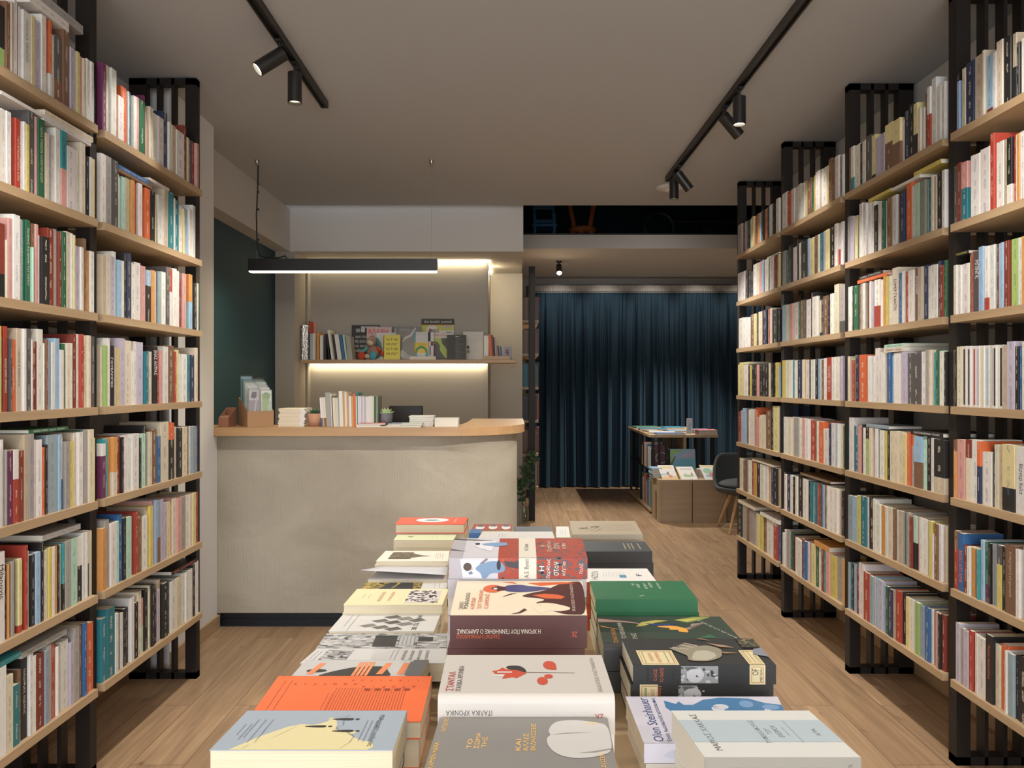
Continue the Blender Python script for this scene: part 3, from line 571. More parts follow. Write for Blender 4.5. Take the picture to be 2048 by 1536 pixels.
BOOKS = []
TOKEN = re.compile(r'^([A-Za-z])(-?\d+),(-?\d+)(?::([A-Za-z])([.\d]+))?$')
for line in ROWS.strip().splitlines():
    head, body = line.split('|'); bay, row, sc_, ox, oy, px0 = head.split(); row = int(row); sc_, ox, oy, px0 = map(float, (sc_, ox, oy, px0))
    side = bay[0]; xs = FRONT[side]; ya, yb = BAYS[bay]; zsh = ZS[7 - row] + TH
    toks = [TOKEN.match(t).groups() for t in body.split()]
    Yof = lambda px: F * abs(xs) / abs(px - 1024)
    prev = px0; lst = []
    for n, (c, xr, yt, c2, fr) in enumerate(toks):
        px = float(xr) / sc_ + ox
        if px <= prev + .8: px = prev + 1.5
        a, e = sorted((Yof(prev), Yof(px))); a, e = max(a, ya + .002), min(e, yb - .002)
        pm = (prev + px) / 2; Ym = (a + e) / 2
        zt = EYE - (float(yt) / sc_ + oy - HOR) * Ym / F
        h = min(max(zt - zsh, .165), .288 if row > 1 else .34)
        prev = px
        if e - a < .003: continue
        lst.append(dict(bay=bay, row=row, side=side, y0=a, y1=e, z0=zsh, z1=zsh + h, c=c, c2=c2, fr=float(fr) if fr else 0, px=pm, area=(F / Ym) ** 2 * h * (e - a) * abs(xs) / Ym))
    if side == 'L': pass
    else: lst.reverse()              # nearest the camera first
    lst.sort(key=lambda d: d['y0'])
    i = -1
    for d in lst:
        if 0 <= d['px'] < 2046: i += 1
        d['i'] = max(i, 0); vis = min(1, max(0, (2048 - d['px']) / 12 + .5)) if side == 'R' else min(1, max(0, d['px'] / 6 + .5)); d['area'] *= vis
        BOOKS.append(d)
BOOKS.sort(key=lambda d: -d['area'])
N_SOLO = 292
# keep legible spines as their own books: (x pixel, row centre pixel y, words, letter colour, share of spine width, z from, z to)
WORDS = [('L1', 4, 20, 'ΚΑΤΑΣΤΑΣΕΙΣ ΑΡΝΗΣΗΣ', (.75, .72, .66), .5, .22, .62), ('L1', 4, 187, 'ΛΑΚΑΝ   encore / ακόμη', (.8, .8, .8), .42, .2, .86), ('L1', 4, 174, 'ΛΑΚΑΝ   Οι ψυχώσεις', (.12, .1, .08), .4, .2, .86),
         ('L1', 4, 34, 'ο δρόμος του έθνους', (.75, .72, .66), .4, .3, .62), ('L1', 4, 45, 'ΟΔΗΓΟΣ & ΘΩΡΗΜΑΤΑ', (.06, .05, .05), .3, .3, .75), ('L1', 4, 132, 'ΤΕΧΝΟΚΡΙΤΙΚΗ', (.8, .8, .75), .4, .35, .72),
         ('L1', 6, 4, 'Milanovic', (.01, .01, .01), .55, .48, .86), ('L1', 7, 55, 'ευάριθμες σχέσεις', (.7, .66, .55), .45, .3, .85), ('L1', 7, 124, 'πίσω άσπρο', (.05, .04, .04), .5, .2, .55),
         ('L1', 2, 38, 'ΓΙΑΤΙ ΕΠΑΝΑΣΤΑΣΗ, ΚΥΡΙΕ', (.75, .6, .5), .4, .12, .75), ('L1', 2, 86, 'ΝΑΤΑ Κ. ΥΓΚΙΝΣΟΝ  Η ΑΥΛΗ ΤΟΥ ΑΛΛΟΥ', (.6, .6, .4), .38, .2, .9), ('L1', 2, 129, 'ΓΙΑ ΤΗΣ ΦΗΜΗΣ', (.02, .1, .1), .4, .55, .92),
         ('L1', 3, 52, 'ΔΕΝΔΡΟΛΙΒΑΝΟ', (.7, .75, .75), .45, .3, .8), ('L1', 3, 62, 'ΠΟΛΕΜΟΣ ΚΑΙ ΕΙΡΗΝΗ ΤΟΥ ΤΟΠΟΥ', (.7, .7, .5), .4, .2, .9), ('L1', 1, 57, 'ΣΤΕΛΛΑ ΚΑΓΙΑ   ΕΠΑΝΑΣΤΑΣΗ', (.08, .07, .07), .3, .3, .88),
         ('L2', 4, 313, 'ΕΝΑΣ ΑΝΤΡΑΣ', (.8, .8, .8), .6, .5, .93), ('L2', 4, 225, 'ΓΟΥΕΛΜΠΕΚ', (.7, .7, .7), .4, .3, .8), ('R1', 3, 1792, 'ΕΛΜΕΡ ΓΚΑΝΤΡΙ', (.03, .03, .03), .5, .25, .8), ('R1', 3, 1880, 'ΤΟ ΛΙΜΠΙΣΜΟ ΤΑΚΟΥΝΙ', (.75, .7, .65), .5, .1, .75),
         ('R1', 3, 1846, 'ΦΩΛΚΝΕΡ', (.8, .8, .8), .5, .5, .85), ('R0', 3, 1951, 'ΜΠΙΝΓΚ', (.8, .8, .8), .5, .55, .85), ('R0', 6, 1918, 'ΒΙΒΛΙΟ ΑΠΟ ΑΙΜΑ', (.72, .2, .16), .6, .15, .7), ('R0', 5, 2040, 'Βέρνερ Χολτ', (.02, .02, .02), .45, .3, .75),
         ('R0', 6, 2020, 'Η Νυχτερινή κληρονομιά', (.6, .45, .4), .35, .25, .9), ('R0', 7, 1976, 'Πατρίς Νγκανάνγκ', (.7, .15, .08), .4, .35, .85), ('R2', 4, 1598, 'ΓΚΟΥΕΡΕΣ ΤΟΥ ΤΑΞΙ', (.75, .75, .7), .5, .2, .8), ('R1', 4, 1774, 'Χωρίς Γάλα', (.65, .7, .8), .5, .6, .9)]
solo = BOOKS[:N_SOLO]; rest = BOOKS[N_SOLO:]
words_of = {}
for wd in WORDS:
    c = [d for d in solo if d['bay'] == wd[0] and d['row'] == wd[1]]
    if c: words_of[id(min(c, key=lambda d: abs(d['px'] - wd[2])))] = wd
def place(d, cov, pag):
    s = 1 if d['side'] == 'R' else -1
    xs = FRONT[d['side']] + s * (.002 + rnd.random() ** 2 * .014)
    c1 = jit(PAL[d['c']]); c2 = jit(PAL[d['c2']]) if d['c2'] else None
    dark = d['c'] in DARK or (d['c2'] in DARK and d['fr'] > .5)
    ink = (.72, .68, .58, 1) if dark else rnd.choice([(.05, .05, .06, .8), (.05, .05, .06, .8), (.35, .05, .03, .8), (.05, .12, .3, .8), (.2, .16, .1, .8)])
    if id(d) in words_of: ink = (*ink[:3], 0)
    h = d['z1'] - d['z0']; hard = rnd.random() < .25
    book_geo(cov, pag, s, xs, d['y0'] + .0003, d['y1'] - .0003, d['z0'] + .0002, d['z1'], min(.19, max(.115, h * rnd.uniform(.64, .70))), c1, c2, d['fr'], ink, hard, 2 if rnd.random() < .5 else 1)
    return s, xs
for d in solo:
    cov, pag = Data(), Data(); s, xs = place(d, cov, pag)
    ctr = (xs + s * .07, (d['y0'] + d['y1']) / 2, d['z0'])
    o = cov.build('book', None, ctr); pag.build('page_block', o, ctr)
    th = d['y1'] - d['y0']; h = d['z1'] - d['z0']
    size = 'slim ' if th < .013 else 'thick ' if th > .032 else 'tall ' if h > .265 else 'short ' if h < .19 else ''
    colr = CN[d['c']] + (' and ' + CN[d['c2']] if d['c2'] else '')
    lab = size + colr + ' book, ' + NTH[d['i']] + ' from camera end, ' + ROWNAME[d['row']] + ' shelf, ' + BAYNAME[d['bay']]
    tag(o, lab, 'book', 'books on the ' + ROWNAME[d['row']] + ' shelf of the ' + BAYNAME[d['bay']])
    if d['bay'] == 'R0' and d['row'] == 4 and d['c'] == 'W' and 1920 < d['px'] < 2002 and h > .18:
        q = 'KKRLyugKK'[min(8, max(0, int((d['px'] - 1924) / 8.6)))]; ym = (d['y0'] + d['y1']) / 2; wd_ = th * .17; b = MB(); x = xs - s * .0005
        b.face([(x, ym + wd_, d['z0'] + h * .04), (x, ym - wd_, d['z0'] + h * .04), (x, ym - wd_, d['z0'] + h * .95), (x, ym + wd_, d['z0'] + h * .95)]); b.build('printed_bar', flat(PAL[q]), o, ctr)
    if id(d) in words_of:
        _, _, _, tx, tc_, wf_, za, zb = words_of[id(d)]
        za, zb = d['z0'] + h * za, d['z0'] + h * zb
        text3d(tx, (xs - s * .0004, (d['y0'] + d['y1']) / 2, (za + zb) / 2), (0, 0, -1), (0, -s, 0), zb - za, th * wf_, flat(tc_), o)
cov = Data()
for d in rest: place(d, cov, cov)
tag(cov.build('shelf_books'), 'narrow book spines filling the farther and fainter stretches of both bookcases', 'books', None, 'stuff')

# books lying on top of the standing ones: bay, row, px from, px to, thickness, depth, colour, words, word colour, centre share
def top_of(bay, row, pa, pb):
    xs = FRONT[bay[0]]; Ys = sorted((F * abs(xs) / abs(pa - 1024), F * abs(xs) / abs(pb - 1024)))
    ts = [d['z1'] for d in BOOKS if d['bay'] == bay and d['row'] == row and d['y1'] > Ys[0] + .003 and d['y0'] < Ys[1] - .003]
    return max(ts), Ys
LYING = [('L1', 1, 62, 140, .030, .20, 'W', None), ('L1', 1, 75, 168, .028, .15, 'G', None), ('L1', 2, 5, 88, .010, .13, 'W', None), ('L1', 2, 90, 184, .016, .14, 'W', None), ('L1', 2, 92, 188, .018, .13, 'I', None),
         ('L1', 5, 60, 138, .012, .14, 'E', ('ΧΑΝΝΕΣ ΜΠΕΚΕΤ   Planet B   ΑΝΟΙΚΤΗ', (.7, .75, .65))), ('L1', 6, 88, 163, .018, .2, 'G', None), ('L1', 7, -5, 44, .016, .2, 't', None), ('L1', 7, 46, 136, .018, .15, 'G', ('Άλκης Θρύλος     Συνδυασμοί', (.1, .1, .1))),
         ('L2', 2, 238, 306, .012, .14, 'n', None), ('L2', 2, 240, 298, .014, .12, 'U', ('Ταξίδι στο χρόνο', (.7, .75, .8))), ('L2', 2, 300, 340, .010, .12, 'W', ('ΕΔΩ ΓΡΑΦΩ  ΚΟΥΒΕΝΤΕΣ', (.5, .05, .05))), ('L2', 7, 345, 396, .016, .2, 'K', ('BLOND', (.75, .1, .03))),
         ('R1', 2, 1735, 1780, .012, .13, 'Y', None), ('R1', 2, 1782, 1838, .012, .13, 'W', None), ('R1', 2, 1826, 1880, .016, .13, 'Y', None), ('R1', 3, 1713, 1775, .014, .16, 'O', None), ('R1', 3, 1716, 1764, .015, .15, 'K', ('ΚΑΦΚΑ  ΣΤΗΝ ΕΞΟΧΗ', (.7, .7, .7))),
         ('R1', 4, 1766, 1806, .018, .19, 'I', ('ΟΜΗΡΟΥ  ΙΛΙΑΔΑ', (.15, .13, .1))), ('R1', 4, 1767, 1806, .014, .19, 'm', ('ΟΜΗΡΟΥ  ΟΔΥΣΣΕΙΑ', (.1, .25, .22))), ('R1', 5, 1731, 1776, .013, .14, 's', None), ('R1', 5, 1820, 1884, .016, .2, 'K', ('ΓΚΟΥΣΤΑΒ ΜΕΥΡΙΝΚ  ΓΚΟΛΕΜ', (.8, .8, .8))),
         ('R0', 3, 1908, 1935, .012, .15, 'K', ('THOMAS', (.7, .6, .1))), ('R2', 6, 1599, 1660, .012, .14, 'n', ('Ζάουμε Καμπρέ', (.7, .65, .55))), ('R2', 7, 1627, 1657, .024, .15, 'o', None), ('R3', 4, 1478, 1497, .014, .14, 'y', None), ('R3', 7, 1474, 1508, .020, .14, 'I', None), ('R3', 7, 1519, 1560, .02, .13, 'W', None),
         ('R3', 6, 1503, 1545, .008, .13, 'I', None), ('R3', 2, 1533, 1566, .008, .13, 'W', None)]
stacked = {}
lieno = {}
for bay, row, pa, pb, th, dep, c, tx in LYING:
    z, (a, e) = top_of(bay, row, pa, pb); key = (bay, row)
    for (a2, e2, z2) in stacked.get(key, []):
        if e > a2 and a < e2: z = max(z, z2)
    lim = ZS[7 - row] + .3208 - .001 if row > 1 else 9
    if z + th > lim: th = lim - z - .001
    if th < .004: continue
    stacked.setdefault(key, []).append((a, e, z + th + .0003))
    a = max(a, BAYS[bay][0] + .002); e = min(e, BAYS[bay][1] - .002)
    s = 1 if bay[0] == 'R' else -1; xs = FRONT[bay[0]] + s * .003; xb = xs + s * dep; z0 = z + .0003; z1 = z0 + th; ctr = (xs + s * dep / 2, (a + e) / 2, z0)
    b = Data(); cc = jit(PAL[c]); ct = .0015
    ink = (.6, .55, .45, 1) if c in DARK else (.08, .08, .08, .8)
    if tx: ink = (0, 0, 0, 0)
    def bx(x0, x1, y0, y1, za, zb, c, D, mi=0, k=None):
        V = [(x, y, z) for z in (za, zb) for y in (y0, y1) for x in (x0, x1)]
        for j, f in enumerate(((0, 2, 3, 1), (4, 5, 7, 6), (0, 1, 5, 4), (2, 6, 7, 3), (0, 4, 6, 2), (1, 3, 7, 5))):
            if j == 4 and k: D.quad([V[i] for i in f], c, k, [((V[i][2] - (za + zb) / 2) / ((zb - za) / 2), V[i][1]) for i in f], mi)
            else: D.quad([V[i] for i in f], c, mi=mi)
    bx(xs, xb, a, e, z0, z0 + ct, cc, b); bx(xs, xb, a, e, z1 - ct, z1, cc, b); bx(xs, xs + s * ct, a, e, z0 + ct, z1 - ct, cc, b, 0, ink)
    o = b.build('flat_book', None, ctr)
    b = Data(); bx(xs + s * ct, xb - s * .003, a + .002, e - .002, z0 + ct, z1 - ct, cc, b, 1); b.build('page_block', o, ctr)
    q = lieno[key] = lieno.get(key, 0) + 1
    tag(o, '%s book lying flat on the %s row, %s' % (CN[c], ROWNAME[row], BAYNAME[bay]), 'book', 'books lying flat on standing rows')
    if tx: text3d(tx[0], (xs - s * .0004, (a + e) / 2, (z0 + z1) / 2), (0, -s, 0), (0, 0, 1), (e - a) * .8, th * .45, flat(tx[1]), o)

# ------------------------------------------------------------------ generic flat book with a cover that can carry print
class Flat:
    """A book lying down. Near edge from NL to NR, far edge FL to FR (top corners), straight down by th. spine: near | far | none."""
    def __init__(s, name, label, NL, NR, FL, FR, th, c, spine='near', page='cream', group=None, c_spine=None, hard=False, rounded=False, cat='book', up=0):
        NL, NR, FL, FR = map(Vector, (NL, NR, FL, FR)); s.q = (NL, NR, FL, FR); s.th = th
        zb = min(NL.z, NR.z, FL.z, FR.z) - th; s.zb = zb
        ctr = (NL + NR + FL + FR) / 4; ctr.z = zb
        ct = .0022 if hard else .0012; D = lambda p, k=0: Vector((p.x, p.y, k))
        mats = [flat(c), flat(c_spine or c)]; b = MB()
        d = Vector((0, 0, -ct))
        r = .010 if rounded else .0
        sy = (FL - NL).normalized()
        T = [NL, NR, FR, FL]
        if rounded and spine == 'near': T = [NL + sy * r, NR + sy * r, FR, FL]
        b.idx(T + [p + d for p in T], [(0, 1, 2, 3), (7, 6, 5, 4), (0, 4, 5, 1), (1, 5, 6, 2), (2, 6, 7, 3), (3, 7, 4, 0)])
        B = [D(p, zb) for p in (NL, NR, FR, FL)]
        b.idx([p - d for p in B] + B, [(0, 1, 2, 3), (7, 6, 5, 4), (0, 4, 5, 1), (1, 5, 6, 2), (2, 6, 7, 3), (3, 7, 4, 0)])
        s.front = None
        if spine != 'none':
            o_ = sy * (-.0004 if spine == 'near' else .0004); a, e = (NL + o_, NR + o_) if spine == 'near' else (FL + o_, FR + o_)
            inn = sy * (ct if spine == 'near' else -ct)
            if rounded and spine == 'near':
                prof = [(a + sy * r, e + sy * r)]
                for k in range(1, 6):
                    t = k / 5 * PI / 2; off = sy * (r - r * math.sin(t)) + Vector((0, 0, -r * (1 - math.cos(t)))); prof.append((a + off, e + off))
                prof.append((D(a, zb), D(e, zb)))
                for (p, q), (u, v) in zip(prof, prof[1:]): b.face([p, u, v, q], 1, True)
            else:
                b.idx([a, e, e + inn, a + inn, D(a, zb), D(e, zb), D(e + inn, zb), D(a + inn, zb)], [(0, 1, 2, 3), (7, 6, 5, 4), (0, 4, 5, 1), (1, 5, 6, 2), (2, 6, 7, 3), (3, 7, 4, 0)], 1)
        s.o = b.build(name, mats, None, ctr, rounded); tag(s.o, label, cat, group)
        ins = .0025 if hard else .0008
        ux = (NR - NL).normalized()
        n_ = sy * (ct + .0005 if spine == 'near' else ins + (.0 if spine != 'near' else 0)) + (sy * r if rounded and spine == 'near' else Vector())
        f_ = sy * (ct + .0005 if spine == 'far' else ins)
        P = [NL + ux * ins + n_, NR - ux * ins + n_, FR - ux * ins - f_, FL + ux * ins - f_]
        b = MB(); b.idx([p + d for p in P] + [D(p, zb + ct) for p in P], [(0, 1, 2, 3), (7, 6, 5, 4), (0, 4, 5, 1), (1, 5, 6, 2), (2, 6, 7, 3), (3, 7, 4, 0)])
        b.build('page_block', page, s.o, ctr); s.ctr = ctr; s.n = 0
    def top(s, u, v, h=.0004):
        NL, NR, FL, FR = s.q; p = (NL * (1 - u) + NR * u) * (1 - v) + (FL * (1 - u) + FR * u) * v; return p + Vector((0, 0, h))
    def side(s, u, w, h=.0004):     # near face, w from 0 at the top to 1 at the bottom
        NL, NR = s.q[0], s.q[1]; p = NL * (1 - u) + NR * u; zt = p.z; return Vector((p.x, p.y - h, zt + (s.zb - zt) * w))
    def poly(s, pts, c, face='top', name='printed_art', sm=None):
        if sm is None: sm = 2 if 7 <= len(pts) < 18 else 0
        for _ in range(sm):
            q = []
            for (a, b_), (d, e) in zip(pts, pts[1:] + pts[:1]): q += [(a * .8 + d * .2, b_ * .8 + e * .2), (a * .2 + d * .8, b_ * .2 + e * .8)]
            pts = q
        s.n += 1; f = s.top if face == 'top' else s.side
        b = MB(); b.face([f(u, v, .0002 + .00003 * s.n) for u, v in pts]); o = b.build(name, flat(c), s.o, s.ctr); return o
    def rect(s, u0, v0, u1, v1, c, face='top', name='printed_art'): return s.poly([(u0, v0), (u1, v0), (u1, v1), (u0, v1)] if face == 'top' else [(u0, v1), (u1, v1), (u1, v0), (u0, v0)], c, face, name)
    def ell(s, u, v, a, e, c, face='top', name='printed_art', n=24, t0=0, t1=2 * PI): return s.poly([(u + a * math.cos(t0 + (t1 - t0) * i / n), v + e * math.sin(t0 + (t1 - t0) * i / n)) for i in range(n + (1 if t1 - t0 < 6 else 0))], c, face, name)
    def many(s, polys, c, face='top', name='printed_art'):
        s.n += 1; f = s.top if face == 'top' else s.side; b = MB()
        for pts in polys: b.face([f(u, v, .0002 + .00003 * s.n) for u, v in pts])
        return b.build(name, flat(c), s.o, s.ctr)
    def text(s, t, u, v, L, Hh, c, rot=0, face='top'):
        """Text centred at u,v; L metres long, letters Hh metres tall, rotated rot degrees counter-clockwise as seen."""
        s.n += 1; vs, fs, asp = textmesh(t); a = math.radians(rot); f = s.top if face == 'top' else s.side
        if L is None: L = Hh * asp
        wd = (s.q[1] - s.q[0]).length; dp = (s.q[2] - s.q[0]).length if face == 'top' else -s.th
        pts = []
        for x, y in vs:
            x, y = x * L, y * Hh; X, Y = x * math.cos(a) - y * math.sin(a), x * math.sin(a) + y * math.cos(a)
            pts.append(f(u + X / wd, v + Y / dp, .0002 + .00003 * s.n))
        b = MB(); b.idx(pts, fs); return b.build('lettering', flat(c), s.o, s.ctr)
    def lines(s, u, v, L, n, gap, c, rot=0, thick=.0009, seed=1):
        """Lines of small print that cannot be read, as broken dashes."""
        s.n += 1; r = random.Random(seed); wd = (s.q[1] - s.q[0]).length; dp = (s.q[2] - s.q[0]).length; a = math.radians(rot); b = MB()
        for k in range(n):
            y = -(k - (n - 1) / 2) * gap; x = -L / 2
            end = L / 2 - (r.random() * L * .3 if k == n - 1 else 0)
            while x < end:
                l = min(r.uniform(.002, .007), end - x); pts = []
                for px, py in ((x, y - thick / 2), (x + l, y - thick / 2), (x + l, y + thick / 2), (x, y + thick / 2)):
                    X, Y = px * math.cos(a) - py * math.sin(a), px * math.sin(a) + py * math.cos(a); pts.append(s.top(u + X / wd, v + Y / dp, .0002 + .00003 * s.n))
                b.face(pts); x += l + .0014
        return b.build('small_print', flat(c), s.o, s.ctr)
    def speck(s, u0, v0, u1, v1, base, cols, n, seed=3, face='top', size=.05, clip=None):
        """A little picture of irregular patches inside a rectangle."""
        r = random.Random(seed); s.rect(u0, v0, u1, v1, base, face)
        for c in cols:
            P = []
            for _ in range(n):
                cx, cy = r.uniform(u0, u1), r.uniform(v0, v1); a, e = size * r.uniform(.3, 1.2), size * r.uniform(.3, 1.3) * (1.4 if face == 'top' else 4)
                k = r.randint(4, 6); P.append([(min(u1, max(u0, cx + a * math.cos(2 * PI * i / k + cx * 9) * r.uniform(.6, 1))), min(v1, max(v0, cy + e * math.sin(2 * PI * i / k + cx * 9) * r.uniform(.6, 1)))) for i in range(k)])
            s.many(P, c, face)

# ------------------------------------------------------------------ display table and its books
TT = .82
tb = empty('display_table', (.03, 1.65, 0), 'oak display table almost hidden under stacks of new books', 'table')
b = MB(); b.box(-.305, .335, .80, 2.50, TT - .03, TT); b.build('tabletop', 'shelf', tb)
for x in (-.28, .27):
    for y in (.84, 2.40):
        b = MB(); b.box(x, x + .04, y, y + .04, 0, TT - .03); b.build('leg', 'frame', tb)
b = MB()
for x in (-.28, .27): b.box(x + .01, x + .03, .88, 2.40, .12, .15); b.build('stretcher', 'frame', tb)
CR, BK, WH = (.66, .59, .46), (.012, .012, .012), (.60, .585, .555)
def X(px, Y): return (px - 1024) * Y / F
def TB(label, nl, nr, py, z, th, fl, fr, fy, depth, c, under=None, ucol=None, **kw):
    """Top book of a stack from its near corners (pixels at row py, height z) and far corners (row fy, 'depth' behind); then the books under it."""
    Yn = F * (EYE - z) / (py - HOR); Yf = Yn + depth; zf = EYE - (fy - HOR) * Yf / F
    bk = Flat('hardback' if 'hardback' in label.split(' in ')[0].split(' behind')[0] and 'size' not in label else 'paperback', label, (X(nl, Yn), Yn, z), (X(nr, Yn), Yn, z), (X(fl, Yf), Yf, zf), (X(fr, Yf), Yf, zf), th, c, **kw)
    bk.o['group'] = 'stacked books on the display table'
    zt = bk.zb; left = zt - TT
    n = max(0, round(left / .034)) if left > .008 else 0
    if under is None: under = label.split(' book')[0] + ' book'
    for k in range(n):
        t = left / n; z1 = zt - k * t - .0004; dx, dy = rnd.uniform(-.004, .004), rnd.uniform(-.004, .003)
        NL, NR, FL, FR = (Vector((p.x + dx, p.y + dy + .002, z1)) for p in bk.q)
        NR = NL + (NR - NL) * (.97 if k else 1); FR = FL + (FR - FL) * (.97 if k else 1)
        kk = dict(kw); kk.pop('rounded', None); kk.pop('group', None)
        Flat('paperback', ('second ' if k else '') + 'book beneath the ' + under, NL, NR, FL, FR, t - .0008, (ucol or [c])[k % len(ucol or [c])], group='stacked books on the display table', **kk)
    return bk
# --- column on the pillar side
k = TB('thick blue-grey paperback with a yellow hill and tiny dark figures', 419, 786, 1500, .929, .040, 495, 814, 1421, .132, (.34, .40, .47), 'blue-grey paperback', [(.05, .06, .10), (.7, .3, .1)], spine='far', page='cream')
k.poly([(.10, .0), (.86, .0), (.885, .06), (.87, .17), (.80, .22), (.745, .30), (.73, .36), (.76, .42), (.70, .45), (.62, .48), (.615, .60), (.60, .70), (.57, .79), (.545, .79), (.55, .70), (.50, .62), (.47, .60), (.40, .62), (.33, .55), (.22, .33)], (.70, .62, .35))
for u, v in ((.50, .56), (.64, .75), (.675, .44)):
    k.poly([(u - .07, v - .01), (u, v - .03), (u + .05, v - .03), (u + .06, v + .0), (u + .05, v + .03), (u, v + .03), (u - .07, v + .01)], BK); k.ell(u + .08, v, .013, .02, BK)
for P in ([(.38, .56), (.30, .30), (.19, .10), (.17, .02)], [(.45, .6), (.58, .80), (.66, .86), (.64, .78), (.55, .74)], [(.66, .42), (.62, .52), (.65, .60), (.64, .72)], [(.70, .40), (.75, .30), (.74, .15), (.70, .02)]):
    for p, q in zip(P, P[1:]): k.poly([p, q, (q[0] + .003, q[1] + .004), (p[0] + .003, p[1] + .004)], (.12, .12, .12), name='thin_line')
k.text('Μεθοριακές', .86, .66, .052, .008, BK, -90); k.text('ψυχολογίες', .86, .27, .052, .007, BK, -90)
k.lines(.815, .45, .07, 3, .006, (.15, .17, .2), -90); k.lines(.17, .45, .075, 3, .009, (.15, .17, .2), -90, seed=4); k.lines(.09, .42, .05, 2, .007, (.15, .17, .2), -90, seed=5)
k = TB('bright orange book covered in rows of small dark letters', 492, 842, 1443, .886, .024, 557, 864, 1352, .152, (.80, .145, .04), 'orange book', [(.80, .16, .05), (.75, .2, .06)], spine='far', page='cream')
k.lines(.64, .36, .105, 26, .0042, (.25, .04, .02), -90, seed=9); k.lines(.40, .3, .09, 2, .006, (.3, .05, .02), -90, seed=10); k.lines(.09, .5, .12, 2, .010, (.3, .05, .02), -90, seed=11)
for i, ch in enumerate('ΑΤΟΡΙΑΡΚΟΤΤΙΣ'): k.text(ch, .90 - i * .063, .80 if i > 5 else .74, None, .006, (.28, .04, .02), 180)
for i, ch in enumerate('ΙΙΚΑΙΤΟΡ'): k.text(ch, .92 - i * .06, .885, None, .005, (.28, .04, .02), 180)
k.many([[(.60 + i * .062, .65), (.635 + i * .062, .65), (.635 + i * .062, .69), (.60 + i * .062, .69)] for i in range(5)], (.30, .05, .02))
k = TB('grey magazine-like book with a black silhouette and orange labels', 581, 842, 1354, .884, .022, 612, 858, 1320, .075, (.50, .49, .48), 'book with the silhouette', [(.03, .04, .10), CR], spine='far')
k.poly([(.17, 0), (.28, .3), (.42, .55), (.55, .62), (.68, .60), (.72, .35), (.78, .0)], (.03, .025, .025)); k.ell(.16, .35, .08, .10, (.03, .03, .03)); k.rect(.88, 0, 1, 1, (.12, .12, .12))
k.rect(.86, .1, .97, .9, (.12, .12, .13)); O2 = (.75, .24, .10)
for u0, u1 in ((.10, .17), (.64, .70), (.80, .84)): k.poly([(u0, .15), (u0 + .05, .15), (u1 + .02, .8), (u1 - .03, .8)], O2)
for i in range(4): k.rect(.735 + i * .033 - .28, .05, .76 + i * .033 - .28, .85, O2); k.lines(.75 + i * .033 - .28, .45, .05, 1, .01, (.75, .6, .3), -90, seed=i)
k = TB('pale grey book with a small square photograph', 600, 890, 1326, .866, .030, 634, 894, 1297, .08, (.58, .57, .56), 'pale grey book', [CR], spine='none')
k.speck(.10, .15, .30, .9, (.3, .3, .3), [(.05, .05, .05), (.55, .55, .55)], 26, 5, size=.035)
for i, t in enumerate(('ΣΩΤΗΡΟΠΟΥ', 'ΕΠΙΣΤΡΟΦΗ', 'ΧΡΩΜΑΤΩΝ', 'ΠΡΟΑΣΠΙΟΝ')): k.text(t, .86 - i * .055, .5, .055, .006, (.06, .06, .06), -90)
k.lines(.62, .5, .06, 2, .008, (.2, .2, .2), -90); k.lines(.05, .5, .05, 2, .008, (.2, .2, .2), -90, seed=8)
k = TB('book with a black and white photograph of an old house', 632, 893, 1297, .858, .030, 653, 894, 1267, .064, (.50, .49, .47), 'house photograph book', [CR], spine='none')
k.speck(.0, .0, 1, 1, (.38, .37, .36), [(.10, .10, .10), (.22, .22, .22), (.55, .54, .52)], 60, 6, size=.05)
k.rect(.42, .1, .60, .85, (.04, .04, .04)); k.rect(.77, .45, .89, .75, (.04, .04, .04)); k.rect(.62, .2, .74, .8, (.45, .45, .44)); k.many([[(.62 + i * .03, .2), (.624 + i * .03, .2), (.624 + i * .03, .8), (.62 + i * .03, .8)] for i in range(5)], (.08, .08, .08))
k = TB('white paperback with slanted dark photographic strips', 657, 868, 1262, .870, .012, 686, 881, 1229, .095, WH, 'white strip-pattern paperback', [CR, (.55, .42, .2)], spine='far')
for i, (a, e) in enumerate(((.22, .05), (.27, .33), (.36, .62), (.46, .85))):
    for j in range(3): k.poly([(a + j * .13 - .02, e - .02 - j * .10), (a + j * .13 + .1, e + .10 - j * .09), (a + j * .13 + .16, e - .03 - j * .10), (a + j * .13 + .05, e - .13 - j * .10)], ((.10, .09, .08), (.22, .2, .18), (.14, .13, .12))[(i + j) % 3]) if e - j * .1 > .12 else None
k.text('WHO TO BE', .80, .5, .085, .010, (.05, .05, .05), -90); k.lines(.14, .5, .10, 2, .012, (.2, .2, .2), -90)
k = TB('pale yellow paperback with a square black and white print', 687, 885, 1209, .895, .017, 714, 897, 1178, .125, (.72, .68, .42), 'pale yellow paperback', [CR, CR], spine='none')
k.speck(.60, .10, .94, .9, (.62, .56, .56), [(.04, .03, .03), (.7, .66, .64), (.05, .04, .04)], 40, 7, size=.04)
k.text('ΑΣΜΑ ΑΣΜΑΤΩΝ', .33, .5, .075, .008, (.6, .25, .15), -90); k.text('ΕΡΩΤΙΚΟ', .43, .5, .07, .007, (.6, .25, .15), -90); k.lines(.17, .5, .03, 2, .012, (.3, .3, .2), -90)
k = TB('book with a golden woodland photograph on a white cover', 716, 893, 1181, .858, .03, 741, 896, 1158, .09, WH, 'woodland photograph book', [CR], spine='none')
k.speck(.0, .0, .70, 1, (.30, .22, .06), [(.05, .045, .03), (.55, .42, .10), (.08, .07, .04)], 50, 8, size=.04)
